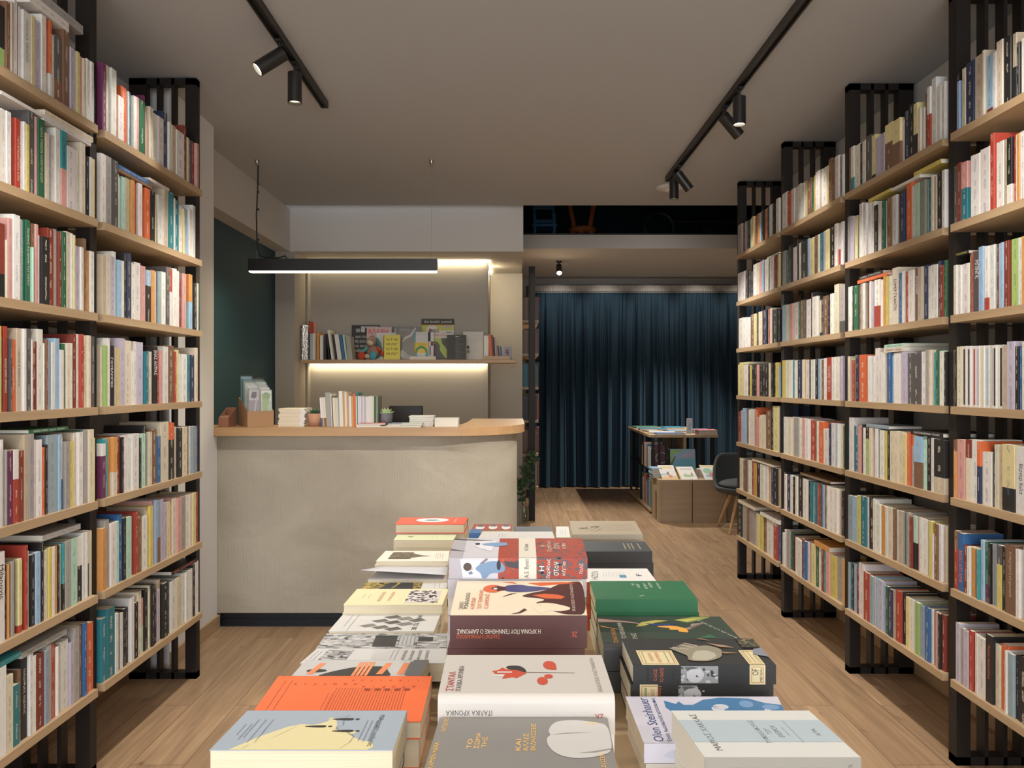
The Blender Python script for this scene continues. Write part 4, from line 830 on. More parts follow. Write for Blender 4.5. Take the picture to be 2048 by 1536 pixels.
k.poly([(.20, 0), (.34, 0), (.42, 1), (.34, 1)], (.04, .04, .035)); k.poly([(.36, .0), (.62, .0), (.56, .95), (.47, .95)], (.03, .03, .028)); k.lines(.88, .5, .05, 2, .012, (.25, .25, .3), -90)
k = TB('thick cream book with its cover curling up', 735, 893, 1160, .868, .028, 765, 896, 1133, .10, (.62, .58, .55), 'curling-cover book', [CR], spine='none', page='cream')
# the curled cover: a thin sheet that lifts towards its corner
b = MB(); P = []
for i in range(9):
    for j in range(5):
        u, v = i / 8, j / 4; p = k.top(u, v, .002); P.append(p + Vector((-.018 * (1 - u) * (1 - v), 0, .022 * (1 - u * .55) * (1 - v) ** 1.2)))
b.idx(P, [(i * 5 + j, i * 5 + j + 1, (i + 1) * 5 + j + 1, (i + 1) * 5 + j) for i in range(8) for j in range(4)], 0, True)
cv = b.build('curled_cover', flat((.55, .55, .58)), k.o, k.ctr); so = cv.modifiers.new('s', 'SOLIDIFY'); so.thickness = .0006
k = TB('cream paperback with a brown engraving', 752, 896, 1122, .895, .010, 771, 899, 1102, .115, (.76, .68, .58), 'cream engraving paperback', [CR, CR], spine='none')
k.speck(.14, .18, .46, .88, (.10, .08, .05), [(.3, .24, .16), (.04, .03, .02)], 30, 9, size=.03); k.many([[(.46, .3), (.60, .42), (.74, .48), (.60, .55), (.46, .75)]], (.12, .10, .08)); k.lines(.86, .5, .06, 4, .006, (.3, .25, .2), -90)
k = TB('small pale green hardback in front of the red one', 787, 907, 1080, .905, .014, 795, 913, 1069.5, .12, (.60, .64, .40), 'small pale green hardback', [CR, CR], spine='far', page='cream')
k.lines(.62, .5, .04, 3, .012, (.25, .3, .2), -90); k.ell(.25, .6, .05, .10, (.2, .22, .15))
k = TB('thick red hardback with a white oval, at the far end of the table', 790, 929, 1048, .925, .027, 802, 936, 1035, .125, (.70, .09, .045), 'red oval hardback', [CR, (.7, .1, .05)], spine='far', page='cream', hard=True)
k.ell(.50, .58, .24, .30, (.80, .78, .76)); k.poly([(.38, .52), (.5, .46), (.62, .55), (.55, .66), (.42, .64)], (.12, .10, .14)); k.text('Πανδώρα', .84, .5, .07, .008, (.8, .7, .65), -90)
# --- middle column
k = TB('grey book with gold capitals and a pale photographed shape', 845, 1237, 1548, .958, .030, 879, 1215, 1436, .125, (.22, .205, .19), 'grey book with gold capitals', [(.7, .68, .64), (.6, .3, .1)], spine='near')
GO = (.85, .50, .12)
for t, u, v, L in (('ΤΟ', .21, .50, .022), ('ΣΩΜΑ', .25, .56, .036), ('ΤΗΣ', .29, .53, .024), ('ΚΑΙ', .48, .48, .026), ('ΑΛΛΕΣ', .52, .53, .040), ('ΕΚΔΗΛΩΣΕΙΣ', .56, .63, .062), ('ΚΑΤΣΟΥΛΟ', .045, .86, .034), ('ΚΑΡΜΕΝ ΜΑΡΙΑ', .03, .30, .055)): k.text(t, u, v, L, .0054, GO, 90)
k.poly([(.70, .93), (.66, .84), (.645, .72), (.66, .66), (.635, .60), (.64, .48), (.67, .36), (.72, .28), (.80, .24), (.90, .27), (.995, .36), (.995, .86), (.90, .92), (.80, .955)], (.52, .50, .47))
k.poly([(.66, .66), (.75, .70), (.90, .71), (.75, .68)], (.22, .21, .2)); k.poly([(.80, .33), (.9, .37), (.995, .42), (.995, .40), (.9, .34)], (.25, .24, .22)); k.text('ΕΚΔΟΣΕΙΣ', .93, .18, .04, .005, GO, 90)
for i in range(4): k.rect(.86 + .02 * i, .86 + .02 * (i % 2), .872 + .02 * i, .885 + .02 * (i % 2), GO)
k = TB('thick off-white book with a red geometric rose', 875.5, 1230, 1392, .984, .045, 893, 1203, 1310, .135, (.53, .49, .445), 'white rose book', [(.66, .63, .6), (.5, .3, .2)], spine='near', rounded=True, page='paper')
RR = (.50, .06, .025)
k.poly([(.30, .57), (.34, .60), (.36, .66), (.39, .61), (.48, .62), (.51, .52), (.45, .40), (.42, .42), (.36, .38), (.38, .50), (.32, .50)], RR, sm=0); k.poly([(.38, .66), (.40, .71), (.47, .71), (.505, .62), (.51, .52), (.45, .60), (.41, .60)], BK)
k.rect(.33, .53, .42, .56, WH); k.rect(.31, .44, .37, .48, WH); k.poly([(.51, .535), (.80, .52), (.80, .528), (.51, .548)], (.1, .06, .04))
k.ell(.655, .72, .04, .11, RR); k.poly([(.66, .60), (.695, .60), (.695, .72), (.64, .80)], RR); k.ell(.60, .33, .032, .09, RR); k.ell(.64, .44, .026, .05, RR)
k.text('ΣΤΑΝΤΑΛ', .060, .33, .060, .0090, (.42, .03, .03), 90); k.text('ΙΤΑΛΙΚΑ ΧΡΟΝΙΚΑ', .110, .40, .080, .0068, (.08, .06, .06), 90); k.text('ΕΚΔΟΣΕΙΣ ΚΑΣΤΑΝΙΩΤΗ', .925, .5, .11, .005, (.3, .25, .22), 90)
k.text('ΙΤΑΛΙΚΑ ΧΡΟΝΙΚΑ', .176, .44, .054, .0065, (.06, .05, .05), 180, 'side'); k.text('ΣΤΑΝΤΑΛ', .14, .66, .027, .0055, (.42, .03, .03), 180, 'side'); k.text('ΖΚ', .91, .55, .010, .008, (.42, .03, .03), 180, 'side')
k = TB('very thick maroon book with a robed figure on its cream cover', 900, 1174.5, 1231, .995, .050, 915, 1165, 1162, .145, (.72, .62, .46), 'maroon robed-figure book', [(.13, .055, .05), (.7, .68, .64), (.6, .58, .56)], spine='near', c_spine=(.085, .030, .028), page='cream')
MR = (.07, .022, .02); OR = (.62, .12, .04)
k.poly([(.50, .52), (.58, .62), (.70, .70), (.80, .88), (.90, .97), (1, .98), (1, .02), (.86, .02), (.80, .06), (.70, .18), (.80, .30), (.60, .32), (.72, .44)], MR)
k.poly([(.56, .93), (.66, .84), (.95, .93), (.85, .96), (.70, .95)], OR); k.poly([(.60, .56), (.70, .46), (.82, .45), (.85, .51), (.80, .57), (.70, .60)], OR); k.poly([(.66, .02), (.72, .13), (.80, .10), (.88, .15), (.88, .22), (.74, .34), (.62, .33), (.70, .22), (.58, .28)], (.72, .62, .46))
k.ell(.29, .75, .075, .12, OR); k.poly([(.38, .85), (.50, .88), (.58, .83), (.78, .77), (.60, .66), (.48, .64), (.38, .68)], (.06, .06, .17)); k.poly([(.27, .76), (.33, .84), (.39, .80), (.39, .70), (.33, .68)], MR); k.ell(.31, .75, .016, .03, WH)
k.poly([(.48, .90), (.42, .93), (.36, .955), (.44, .96)], OR); k.poly([(.40, .56), (.48, .62), (.43, .60), (.37, .5)], MR); k.poly([(.54, .18), (.50, .08), (.44, .03), (.51, .05), (.56, .14)], MR)
for t, u, v, L, c in (('ΣΑΝΤΙΑΓΟ', .07, .26, .030, BK), ('ΡΟΝΚΑΛΙΟΛΟ', .105, .40, .066, BK), ('Η ΧΡΟΝΙΑ', .155, .32, .046, OR), ('ΠΟΥ ΓΕΝΝΗΘΗΚΕ', .205, .44, .078, OR), ('Ο ΔΑΙΜΟΝΑΣ', .255, .38, .06, OR)): k.text(t, u, v, L, .0072, c, 90)
k.text('ΕΚΔΟΣΕΙΣ ΚΑΣΤΑΝΙΩΤΗ', .905, .5, .115, .005, (.6, .5, .4), 90)
k.text('Η ΧΡΟΝΙΑ ΠΟΥ ΓΕΝΝΗΘΗΚΕ Ο ΔΑΙΜΟΝΑΣ', .355, .49, .128, .0075, (.78, .72, .6), 180, 'side'); k.text('ΣΑΝΤΙΑΓΟ ΡΟΝΚΑΛΙΟΛΟ', .205, .64, .066, .0065, OR, 180, 'side'); k.text('ΖΚ', .905, .57, .009, .008, OR, 180, 'side')
k = TB('thick book showing a woman in blue above red ground on its spine', 897.6, 1175, 1116, 1.048, .036, 909, 1164, 1077, .155, (.42, .40, .43), 'thick woman-in-blue book', [(.44, .42, .43), (.60, .56, .52), (.5, .48, .5), (.62, .6, .56)], spine='near', page='paper')
RD = (.36, .05, .025); GY = (.10, .09, .10)
for fc in ('top', 'side'):
    k.rect(.10, 0, .36, 1, (.58, .56, .60), fc); k.speck(.355, 0, .505, 1, RD, [GY, (.42, .08, .04)], 18, 12, fc, .016); k.speck(.63, 0, 1, 1, RD, [GY, (.20, .05, .05), GY], 26, 14, fc, .028); k.rect(.505, 0, .632, 1, (.70, .64, .54), fc)
k.poly([(.18, .85), (.16, .6), (.20, .48), (.30, .3), (.335, .85)], (.72, .70, .74)); k.poly([(.22, .68), (.30, .75), (.41, .76), (.42, .6), (.33, .55), (.24, .60)], (.20, .32, .50)); k.ell(.19, .68, .02, .06, BK); k.poly([(0, .98), (.3, .86), (.3, .84), (0, .92)], GY); k.poly([(0, .42), (.12, .30), (.0, .36)], GY)
k.poly([(.08, .05), (.10, .9), (.26, .98), (.20, .5), (.28, .15)], (.66, .64, .68), 'side')
k.poly([(.185, .52), (.22, .30), (.30, .14), (.38, .16), (.41, .50), (.39, .70), (.30, .72), (.27, .98), (.24, .98), (.23, .72)], (.17, .27, .42), 'side'); k.poly([(.18, .44), (.17, .62), (.155, .60), (.16, .46)], (.6, .45, .38), 'side')
k.ell(.135, .42, .03, .20, (.07, .05, .04), 'side'); k.poly([(.14, .70), (.165, .62), (.175, .75), (.15, .80)], (.15, .2, .3), 'side'); k.poly([(.215, .30), (.27, .0), (.285, .06), (.25, .25)], (.2, .16, .2), 'side'); k.ell(.36, .34, .015, .24, BK, 'side')
k.poly([(.40, .14), (.505, .20), (.505, .52), (.41, .40)], (.05, .04, .05), 'side')
k.text('A.S. Byatt', .565, .5, .055, .009, (.10, .08, .07), 90); k.text('A.S. Byatt', .565, .5, .033, .010, (.10, .08, .07), 90, 'side'); k.text('ΠΟΛΙΣ', .955, .5, .018, .006, (.7, .65, .55), 90, 'side')
for t, u in (('Η', .685), ('Παρθένος', .735), ('στον', .79), ('κήπο', .845)): k.text(t, u, .55, min(.085, .012 * len(t)), .011, (.62, .56, .45), 90); k.text(t, u - .015, .5, min(.033, .0052 * len(t) + .003), .0085, (.8, .76, .68), 90, 'side')
k = TB('white book with tiny print just behind the woman-in-blue book', 955, 1110, 1078, .985, .020, 966, 1105, 1063, .14, WH, 'white tiny-print book', [(.03, .10, .28), CR, CR], spine='none'); k.lines(.3, .5, .06, 3, .008, (.2, .2, .22), 90); k.lines(.75, .5, .09, 1, .01, (.4, .4, .4), 20)
k = TB('blue-spined book squeezed beside the white tiny-print book', 938, 961, 1066, .955, .016, 942, 964, 1058, .12, (.04, .13, .32), 'blue-spined book', [CR, (.2, .3, .4)], spine='near'); k.text('ΕΠΙΣΤΡ', .5, .5, .02, .006, (.5, .6, .7), 180, 'side')
k = TB('red book printed with pale round portraits', 942, 1024, 1060, .925, .02, 948, 1024, 1048, .115, (.30, .05, .03), 'round portraits book', [CR, (.4, .42, .5)], spine='none')
for u, v in ((.2, .4), (.52, .45), (.85, .42)): k.ell(u, v, .11, .35, (.6, .58, .56)); k.poly([(u - .08, v + .1), (u + .08, v + .1), (u + .06, v + .45), (u - .06, v + .45)], (.08, .07, .1))
k = TB('dark grey book with a pale arc at the far end of the table', 1030, 1108, 1074, .905, .012, 1027, 1102, 1053, .14, (.09, .10, .11), 'dark pale-arc book', [WH, CR], spine='none')
k.poly([(.3, 0), (.4, .3), (.62, .45), (.9, .4), (1, .1), (.92, .32), (.62, .36), (.46, .24), (.4, 0)], (.35, .36, .38)); k.text('ΛΗΔΑ', .15, .85, .02, .006, (.5, .5, .5))
# --- column on the chair side
k = TB('pale grey and white paperback with a wide duck-egg blue band', 1410, 1722, 1515, .910, .045, 1342, 1618, 1421, .135, (.60, .60, .56), 'blue-banded paperback', [(.7, .68, .62), (.6, .3, .15)], spine='near', c_spine=(.27, .26, .225), page='paper')  # spine colour darkened to carry the shade on the near face
k.rect(.0, .30, 1, .77, (.40, .47, .50)); k.text('ΜΑΡΙΟΣ ΧΑΚΚΑΣ', .13, .52, .105, .0085, (.10, .10, .10), 90)
for t, u, L in (('ΤΥΦΕΚΙΟΦΟΡΟΣ', .50, .066), ('ΤΟΥ', .56, .016), ('ΕΧΘΡΟΥ', .62, .034)): k.text(t, u, .52, L, .007, (.10, .12, .13), 90)
k.lines(.73, .53, .065, 1, .006, (.2, .22, .24), 90); k.lines(.68, .52, .025, 1, .006, (.2, .22, .24), 90); k.text('ΑΓΡΑ', .88, .5, .02, .006, (.15, .17, .18), 90)
k.text('ΜΑΡΙΟΣ ΧΑΚΚΑΣ   ΤΥΦΕΚΙΟΦΟΡΟΣ ΤΟΥ ΕΧΘΡΟΥ', .47, .33, .138, .0068, (.10, .10, .10), 180, 'side'); k.text('ΑΓΡΑ', .93, .30, .012, .006, (.1, .1, .1), 90, 'side')
k = TB('pale lilac thriller with a blue clouded hat silhouette', 1288, 1600, 1487, .872, .026, 1251, 1555, 1393, .145, (.55, .53, .60), 'lilac silhouette thriller', [(.5, .46, .4)], spine='near', page='cream')
BL = (.05, .17, .34)
k.poly([(.24, .90), (.235, .74), (.27, .62), (.33, .58), (.36, .50), (.42, .46), (.50, .40), (.60, .30), (1, .28), (1, .80), (.90, .84), (.80, .95), (.62, .97), (.50, .92), (.42, .80), (.36, .80), (.335, .88), (.31, .82)], BL)
for c_, sd in (((.55, .56, .62), 21), ((.16, .30, .50), 22)):
    r = random.Random(sd); k.many([[(u + a * math.cos(t), v + e * math.sin(t)) for t in [2 * PI * i / 9 for i in range(9)]] for u, v, a, e in [(r.uniform(.5, .95), r.uniform(.4, .85), r.uniform(.02, .06), r.uniform(.03, .09)) for _ in range(7)]], c_)
k.text('Olen Steinhauer', .105, .50, .135, .0135, (.03, .06, .18), 90); k.text('Ένας Αμερικανός κατάσκοπος', .175, .50, .135, .0075, (.03, .06, .18), 90)
k.poly([(.03, .75), (.03, .40), (.09, .35), (.13, .10), (.26, .12), (.33, .30), (.33, .8), (.24, .97), (.14, .82), (.08, .70)], BL, 'side'); k.poly([(.12, .6), (.18, .3), (.22, .6), (.18, .8)], (.45, .48, .56), 'side')
k = TB('black hardback-size book with cream label panels, topmost of two alike', 1266, 1552, 1330, .915, .030, 1243.5, 1505, 1277, .125, (.012, .011, .011), 'black cream-label book', [(.012, .011, .011), (.015, .012, .012)], spine='near', page='paper')
LBc = (.66, .58, .34)
def fauk(k, top):
    for u0, u1 in ((.065, .325), (.815, .925)):
        fs = (('side', 0.0, 1.0),) + ((('top', 0, .52 if u0 < .5 else .52),) if top else ())
        for fc, v0, v1 in fs:
            k.rect(u0, v0, u1, v1, LBc, fc); d_ = .012
            for a in ((u0 + d_, .08 if fc == 'side' else .04, u1 - d_, .115 if fc == 'side' else .055), (u0 + d_, .89 if fc == 'side' else v1 - .055, u1 - d_, .925 if fc == 'side' else v1 - .04)): k.rect(*a, (.45, .15, .06), fc)
            for x in (u0 + d_, u1 - d_ - .004): k.rect(x, .08 if fc == 'side' else .04, x + .004, .925 if fc == 'side' else v1 - .04, (.45, .15, .06), fc)
    k.rect(.335, .05, .595, .93, (.30, .30, .30), 'side'); k.speck(.335, .05, .595, .93, (.28, .28, .28), [(.05, .05, .05), (.48, .48, .48)], 12, 31, 'side', .028)
    k.poly([(.37, .30), (.42, .14), (.48, .22), (.50, .5), (.47, .85), (.42, .92), (.38, .75)], (.50, .50, .50), 'side'); k.poly([(.38, .32), (.36, .1), (.42, .08), (.46, .16), (.40, .22)], (.10, .10, .10), 'side'); k.poly([(.44, .5), (.46, .6), (.44, .62)], BK, 'side')
    k.text('Ο ΑΧΟΣ', .155, .5, .018, .0055, (.55, .12, .05), 90, 'side'); k.text('ΤΟ ΠΑΘΟΣ', .200, .5, .022, .0055, (.55, .12, .05), 90, 'side'); k.text('W. FAULKNER', .105, .5, .022, .004, BK, 90, 'side'); k.text('ΜΕΤΑΦΡΑΣΗ', .285, .5, .02, .0035, BK, 90, 'side'); k.text('OF', .855, .35, .010, .010, (.1, .06, .03), 90, 'side'); k.text('ΜΕΓΑΛΗ', .895, .5, .02, .004, BK, 90, 'side')
fauk(k, True); k.text('Η ΒΟΥΗ', .15, .26, .035, .006, (.6, .2, .1), 90); k.text('ΚΑΙ Η ΜΑΝΙΑ', .20, .26, .045, .006, (.6, .2, .1), 90); k.lines(.10, .26, .05, 1, .01, (.2, .15, .1), 90); k.lines(.28, .26, .05, 2, .008, (.2, .15, .1), 90); k.lines(.87, .27, .05, 3, .006, (.3, .2, .1), 90)
k.poly([(.40, .12), (.42, .30), (.38, .40), (.30, .62), (.42, .55), (.36, .70), (.48, .60), (.40, .78), (.53, .66), (.62, .70), (.70, .55), (.66, .25), (.55, .10)], (.26, .23, .165)); k.poly([(.43, .15), (.46, .34), (.50, .48), (.58, .50), (.63, .40), (.62, .26), (.54, .13)], (.42, .39, .30)); k.many([[(.34, .60), (.45, .53), (.46, .55), (.35, .63)], [(.40, .69), (.49, .60), (.50, .62), (.41, .72)], [(.44, .77), (.53, .67), (.54, .69), (.45, .79)]], (.44, .36, .28)); k.poly([(.62, .78), (.70, .62), (.80, .60), (.74, .70)], (.32, .20, .12)); k.poly([(.56, .95), (.66, .88), (.60, .98)], (.3, .15, .1)); k.poly([(.66, .45), (.80, .40), (.70, .38)], (.35, .2, .1))
k.speck(.86, .60, .995, .97, (.03, .03, .02), [(.10, .09, .04), (.25, .20, .10)], 22, 33, size=.02); k.poly([(.90, .35), (.995, .25), (.995, .60), (.93, .55)], (.20, .22, .27))
second = [o for o in col.objects if o.get('label', '') == 'book beneath the black cream-label book'][0]
class Sub(Flat):
    def __init__(s, o): s.o = o; s.n = 0; s.ctr = Vector(o.location)
sb = Sub(second); vv = [Vector(v.co) + second.location for v in second.data.vertices]; zt = max(v.z for v in vv); y0 = min(v.y for v in vv); tt = [v for v in vv if abs(v.z - zt) < 1e-4 and abs(v.y - y0) < 2e-3]
sb.zb = min(v.z for v in vv); sb.th = zt - sb.zb; sb.q = (min(tt, key=lambda v: v.x), max(tt, key=lambda v: v.x), min(vv, key=lambda v: v.x - v.y), max(vv, key=lambda v: v.x + v.y)); fauk(sb, False)
k = TB('dark green book with parrot feathers and orange leaves, rounded spine', 1207, 1492, 1290, .902, .045, 1194, 1440, 1233, .15, (.022, .040, .026), 'feather-patterned book', [(.025, .024, .03), (.02, .02, .02)], spine='near', rounded=True, c_spine=(.035, .034, .040), page='cream')
k.poly([(.28, .62), (.34, .78), (.46, .86), (.56, .84), (.45, .76), (.34, .64)], (.40, .36, .08)); k.poly([(.60, .86), (.78, .98), (.92, .98), (.84, .88), (.70, .76)], (.22, .26, .06)); k.poly([(.62, .86), (.84, .94), (.70, .80)], (.48, .42, .10)); k.poly([(.64, .55), (.84, .76), (.72, .72), (.68, .50)], (.28, .21, .16))
k.poly([(.42, .62), (.56, .66), (.66, .56), (.66, .40), (.58, .44), (.60, .50), (.52, .50), (.54, .56)], (.72, .34, .06)); k.poly([(.42, .66), (.36, .74), (.50, .70), (.62, .72), (.52, .64)], (.02, .04, .16)); k.poly([(0, .92), (.24, .80), (.36, .70), (.18, .78), (0, .78)], (.42, .26, .22)); k.poly([(0, .66), (.16, .50), (.02, .60)], (.5, .25, .1)); k.poly([(.70, .22), (.80, .34), (.84, .22)], (.03, .12, .06))
k.text('ΤΟ ΚΕΛΑΔΗΜΑ', .16, .48, .085, .009, (.65, .60, .50), 90); k.text('ΤΗΣ', .24, .28, .03, .009, (.6, .55, .45), 90); k.text('ΠΟΝΙΑΤΟΦΣΚΑ', .095, .30, .07, .009, (.7, .28, .07), 90); k.text('ΕΚΔΟΣΕΙΣ', .88, .55, .11, .005, (.5, .5, .4), 115)
k.text('ΣΑΣ', .16, .55, .018, .009, (.7, .7, .68), 180, 'side'); k.text('ΚΑ', .14, .78, .012, .009, (.7, .4, .2), 180, 'side')
k = TB('bright green paperback with white letters, upper of the green pair', 1191, 1395.5, 1199, .93, .0245, 1179, 1367, 1162, .142, (.015, .13, .052), 'bright green paperback', [(.015, .125, .05), (.02, .1, .05), CR], spine='near', page='cream')
k.text('ΜΑΞ ΜΠΛΕΧΕΡ', .305, .45, .036, .0048, (.75, .75, .68), 0, 'side'); k.text('ΦΩΤΕΙΝΟ ΑΝΤΡΟ', .62, .45, .042, .0048, (.75, .75, .68), 0, 'side'); k.text('ΑΓΡΑ', .075, .45, .008, .003, (.7, .7, .6), 90, 'side')
for t, u, v, L in (('ΜΑΞ', .44, .80, .015), ('ΜΠΛΕΧΕΡ', .49, .72, .03), ('ΦΩΤΕΙΝΟ', .56, .70, .045), ('ΑΝΤΡΟ', .62, .76, .04), ('σελίδες', .70, .72, .05)): k.text(t, u, v, L, .006, (.65, .72, .62), 90)
k.text('ΑΓΡΑ', .47, .18, .014, .006, (.6, .7, .6), 45)
g2 = [o for o in col.objects if o.get('label', '') == 'book beneath the bright green paperback'][0]
y_ = k.q[0].y; text3d('ΜΑΞ ΜΠΛΕΧΕΡ', (k.q[0].x + .055, y_ - .0062, k.zb - .012), (1, 0, 0), (0, 0, 1), .036, .005, flat((.6, .6, .5)), g2); text3d('ΕΠΟΥΛΩΜΕΝΕΣ ΚΑΡΔΙΕΣ', (k.q[0].x + .125, y_ - .0062, k.zb - .012), (1, 0, 0), (0, 0, 1), .062, .005, flat((.6, .6, .5)), g2)
k = TB('white paperback with a thin-lettered title and small blue print', 1172, 1314, 1164, .925, .02, 1174, 1294, 1137, .12, (.72, .70, .66), 'white thin-lettered paperback', [(.55, .10, .03), (.05, .05, .12)], spine='near', c_spine=(.55, .10, .03))
k.text('ΛΩΖΗ', .13, .5, .075, .016, (.08, .08, .08), -90); k.lines(.42, .55, .045, 9, .006, (.35, .35, .38), 90); k.rect(.50, .3, .60, .5, (.08, .25, .42)); k.text('F', .80, .5, .02, .012, BK, 90)
k = TB('dark slate book with a gold-lettered spine, behind the white one', 1150, 1304.6, 1103, .93, .0285, 1155, 1289, 1083, .12, (.045, .052, .058), 'dark slate gold-lettered book', [(.02, .03, .028), (.03, .03, .05), (.05, .05, .05)], spine='near', c_spine=(.012, .020, .018))
k.text('ΓΡΑΦΕΙΟ ΑΠΟΚΡΥΦΙΣΤΙΚΩΝ ΥΠΟΘΕΣΕΩΝ', .37, .62, .10, .0058, (.50, .38, .08), 180, 'side'); k.text('ΣΗΣΙΛΙΑ ΧΟΛ', .62, .45, .034, .0045, (.5, .5, .5), 180, 'side')
k.rect(.845, 0, .855, 1, (.5, .5, .5), 'side'); k.rect(.855, 0, .925, 1, (.05, .03, .09), 'side'); k.rect(.925, 0, .935, 1, (.5, .5, .5), 'side')
for u in (.66, .72, .77, .86): k.rect(u, .2, u + .018, .8, (.28, .25, .15))
k = TB('beige paperback covered in faint scribbled lines, at the far corner', 1144.5, 1285.5, 1069, .935, .014, 1139, 1270, 1042, .16, (.36, .30, .21), 'beige scribbled paperback', [(.40, .34, .25), CR, CR], spine='near', c_spine=(.34, .30, .23), page='cream')
k.lines(.65, .5, .11, 6, .014, (.15, .12, .1), 5, .0012, 41); k.lines(.3, .4, .05, 4, .014, (.1, .08, .07), 60, .002, 42); k.rect(.12, .42, .24, .47, BK); k.rect(.30, .52, .42, .56, BK)
k.text('ΑΛΓΟΡΙΘΜΟΣ ΑΓΓΕΛΟΣ', .26, .5, .075, .006, (.06, .05, .04), 180, 'side'); k.text('ΑΝΤΩΝΗΣ ΜΠΑΛΑΣΟΠΟΥΛΟΣ', .70, .5, .07, .005, (.06, .05, .04), 180, 'side')
k = TB('narrow white book standing out beside the beige scribbled one', 1112, 1141, 1075, .88, .016, 1112, 1137, 1053, .15, (.60, .60, .56), 'narrow white book', [CR], spine='none'); k.lines(.5, .5, .08, 3, .008, (.3, .3, .3), 90)

# ------------------------------------------------------------------ upright books facing the camera, spine or cover to the front
def stand(name, label, cat, x0, x1, y, z0, h, dep, c, group=None, lean=0, back=0, page='paper', band=None, parent=None, pages=True):
    """Box-like book standing on z0 with its face at y; lean tilts it sideways, back tilts it away (metres at the top)."""
    def P(x, yy, z): k = (z - z0) / h; return (x + lean * k, yy + back * k, z)
    def bx(b, a, e, ya, yb, za, zb, mi=0):
        v = [P(x, yy, z) for z in (za, zb) for yy in (ya, yb) for x in (a, e)]
        b.idx(v, [(0, 2, 3, 1), (4, 5, 7, 6), (0, 1, 5, 4), (2, 6, 7, 3), (0, 4, 6, 2), (1, 3, 7, 5)], mi)
    b = MB(); z1 = z0 + h; ct = .0012; wide = (x1 - x0) > dep
    zc = z0 + h * band[1] if band else z0
    for za, zb, mi in (((z0, zc, 1),) if band else ()) + ((zc, z1, 0),):
        if wide: bx(b, x0, x1, y, y + ct, za, zb, mi); bx(b, x0, x1, y + dep - ct, y + dep, za, zb, mi); bx(b, x0, x0 + ct, y + ct, y + dep - ct, za, zb, mi)
        else: bx(b, x0, x1, y, y + ct, za, zb, mi); bx(b, x0, x0 + ct, y + ct, y + dep, za, zb, mi); bx(b, x1 - ct, x1, y + ct, y + dep, za, zb, mi)
    ctr = ((x0 + x1) / 2, y + dep / 2, z0); o = b.build(name, [flat(c), flat(band[0] if band else c)], parent, ctr); tag(o, label, cat, group)
    b = MB()
    if wide: bx(b, x0 + ct, x1 - .001, y + ct, y + dep - ct, z0 + .001, z1 - .001)
    else: bx(b, x0 + ct, x1 - ct, y + ct, y + dep - .001, z0 + .001, z1 - .001)
    b.build('page_block', page, o, ctr)
    o['_f'] = [x0, x1, y, z0, h, lean, back]
    return o
def fpt(o, u, v, k=1):
    x0, x1, y, z0, h, le, ba = o['_f']; return (x0 + (x1 - x0) * u + le * v, y + ba * v - .0004 * k, z0 + h * v)
def fpoly(o, pts, c, k=1, name='printed_art'):
    b = MB(); b.face([fpt(o, u, v, k) for u, v in pts]); return b.build(name, flat(c), o, o.location)
def frect(o, u0, v0, u1, v1, c, k=1): return fpoly(o, [(u0, v0), (u1, v0), (u1, v1), (u0, v1)], c, k)
def fell(o, u, v, a, e, c, k=1, t0=0, t1=2 * PI, n=20): return fpoly(o, [(u + a * math.cos(t0 + (t1 - t0) * i / n), v + e * math.sin(t0 + (t1 - t0) * i / n)) for i in range(n + 1)][:n + (t1 - t0 < 6)], c, k)
def ftext(o, t, u, v, L, Hh, c, k=3, rot=0):
    x0, x1, y, z0, h, le, ba = o['_f']
    xd, yd = ((1, 0, 0), (0, 0, 1)) if rot == 0 else ((0, 0, -1), (1, 0, 0)) if rot < 0 else ((0, 0, 1), (-1, 0, 0))
    return text3d(t, fpt(o, u, v, k), xd, yd, L, Hh, flat(c), o)
def pal(c): return jit(PAL[c], .05)

# ------------------------------------------------------------------ on the counter
CT = 1.1103
def card_box(name, label, x0, x1, y0, y1, z0, hf, hb, m, mats=None, reverse=False):
    """Magazine holder: low front wall, high back wall, sloping sides, open top."""
    t = .003; b = MB(); b.box(x0, x1, y0, y1, z0, z0 + t); b.box(x0, x1, y0, y0 + t, z0 + t, z0 + hf); b.box(x0, x1, y1 - t, y1, z0 + t, z0 + hb)
    for a in (x0, x1 - t):
        e = a + t; v = [(a, y0 + t, z0 + t), (a, y1 - t, z0 + t), (a, y1 - t, z0 + hb), (a, y0 + t, z0 + hf)]; v += [(e, p[1], p[2]) for p in v]
        b.idx(v, [(3, 2, 1, 0), (4, 5, 6, 7), (0, 1, 5, 4), (1, 2, 6, 5), (2, 3, 7, 6), (3, 0, 4, 7)])
    return tag(b.build(name, m, None, (x0, y0, z0)), label, 'card box')
card_box('card_box', 'brown cardboard box holding filmed greeting cards on the counter', -1.448, -1.306, 4.27, 4.50, CT, .088, .160, 'kraft')
boxed = [[o for o in col.objects if o.name.startswith('card_box')][0]]
cols_ = [(.10, .30, .27), (.62, .62, .60), (.40, .40, .42), (.75, .76, .75), (.30, .42, .50), (.62, .68, .60), (.15, .14, .14), (.7, .7, .68), (.45, .55, .45)]
rr = random.Random(3); kcard = 0
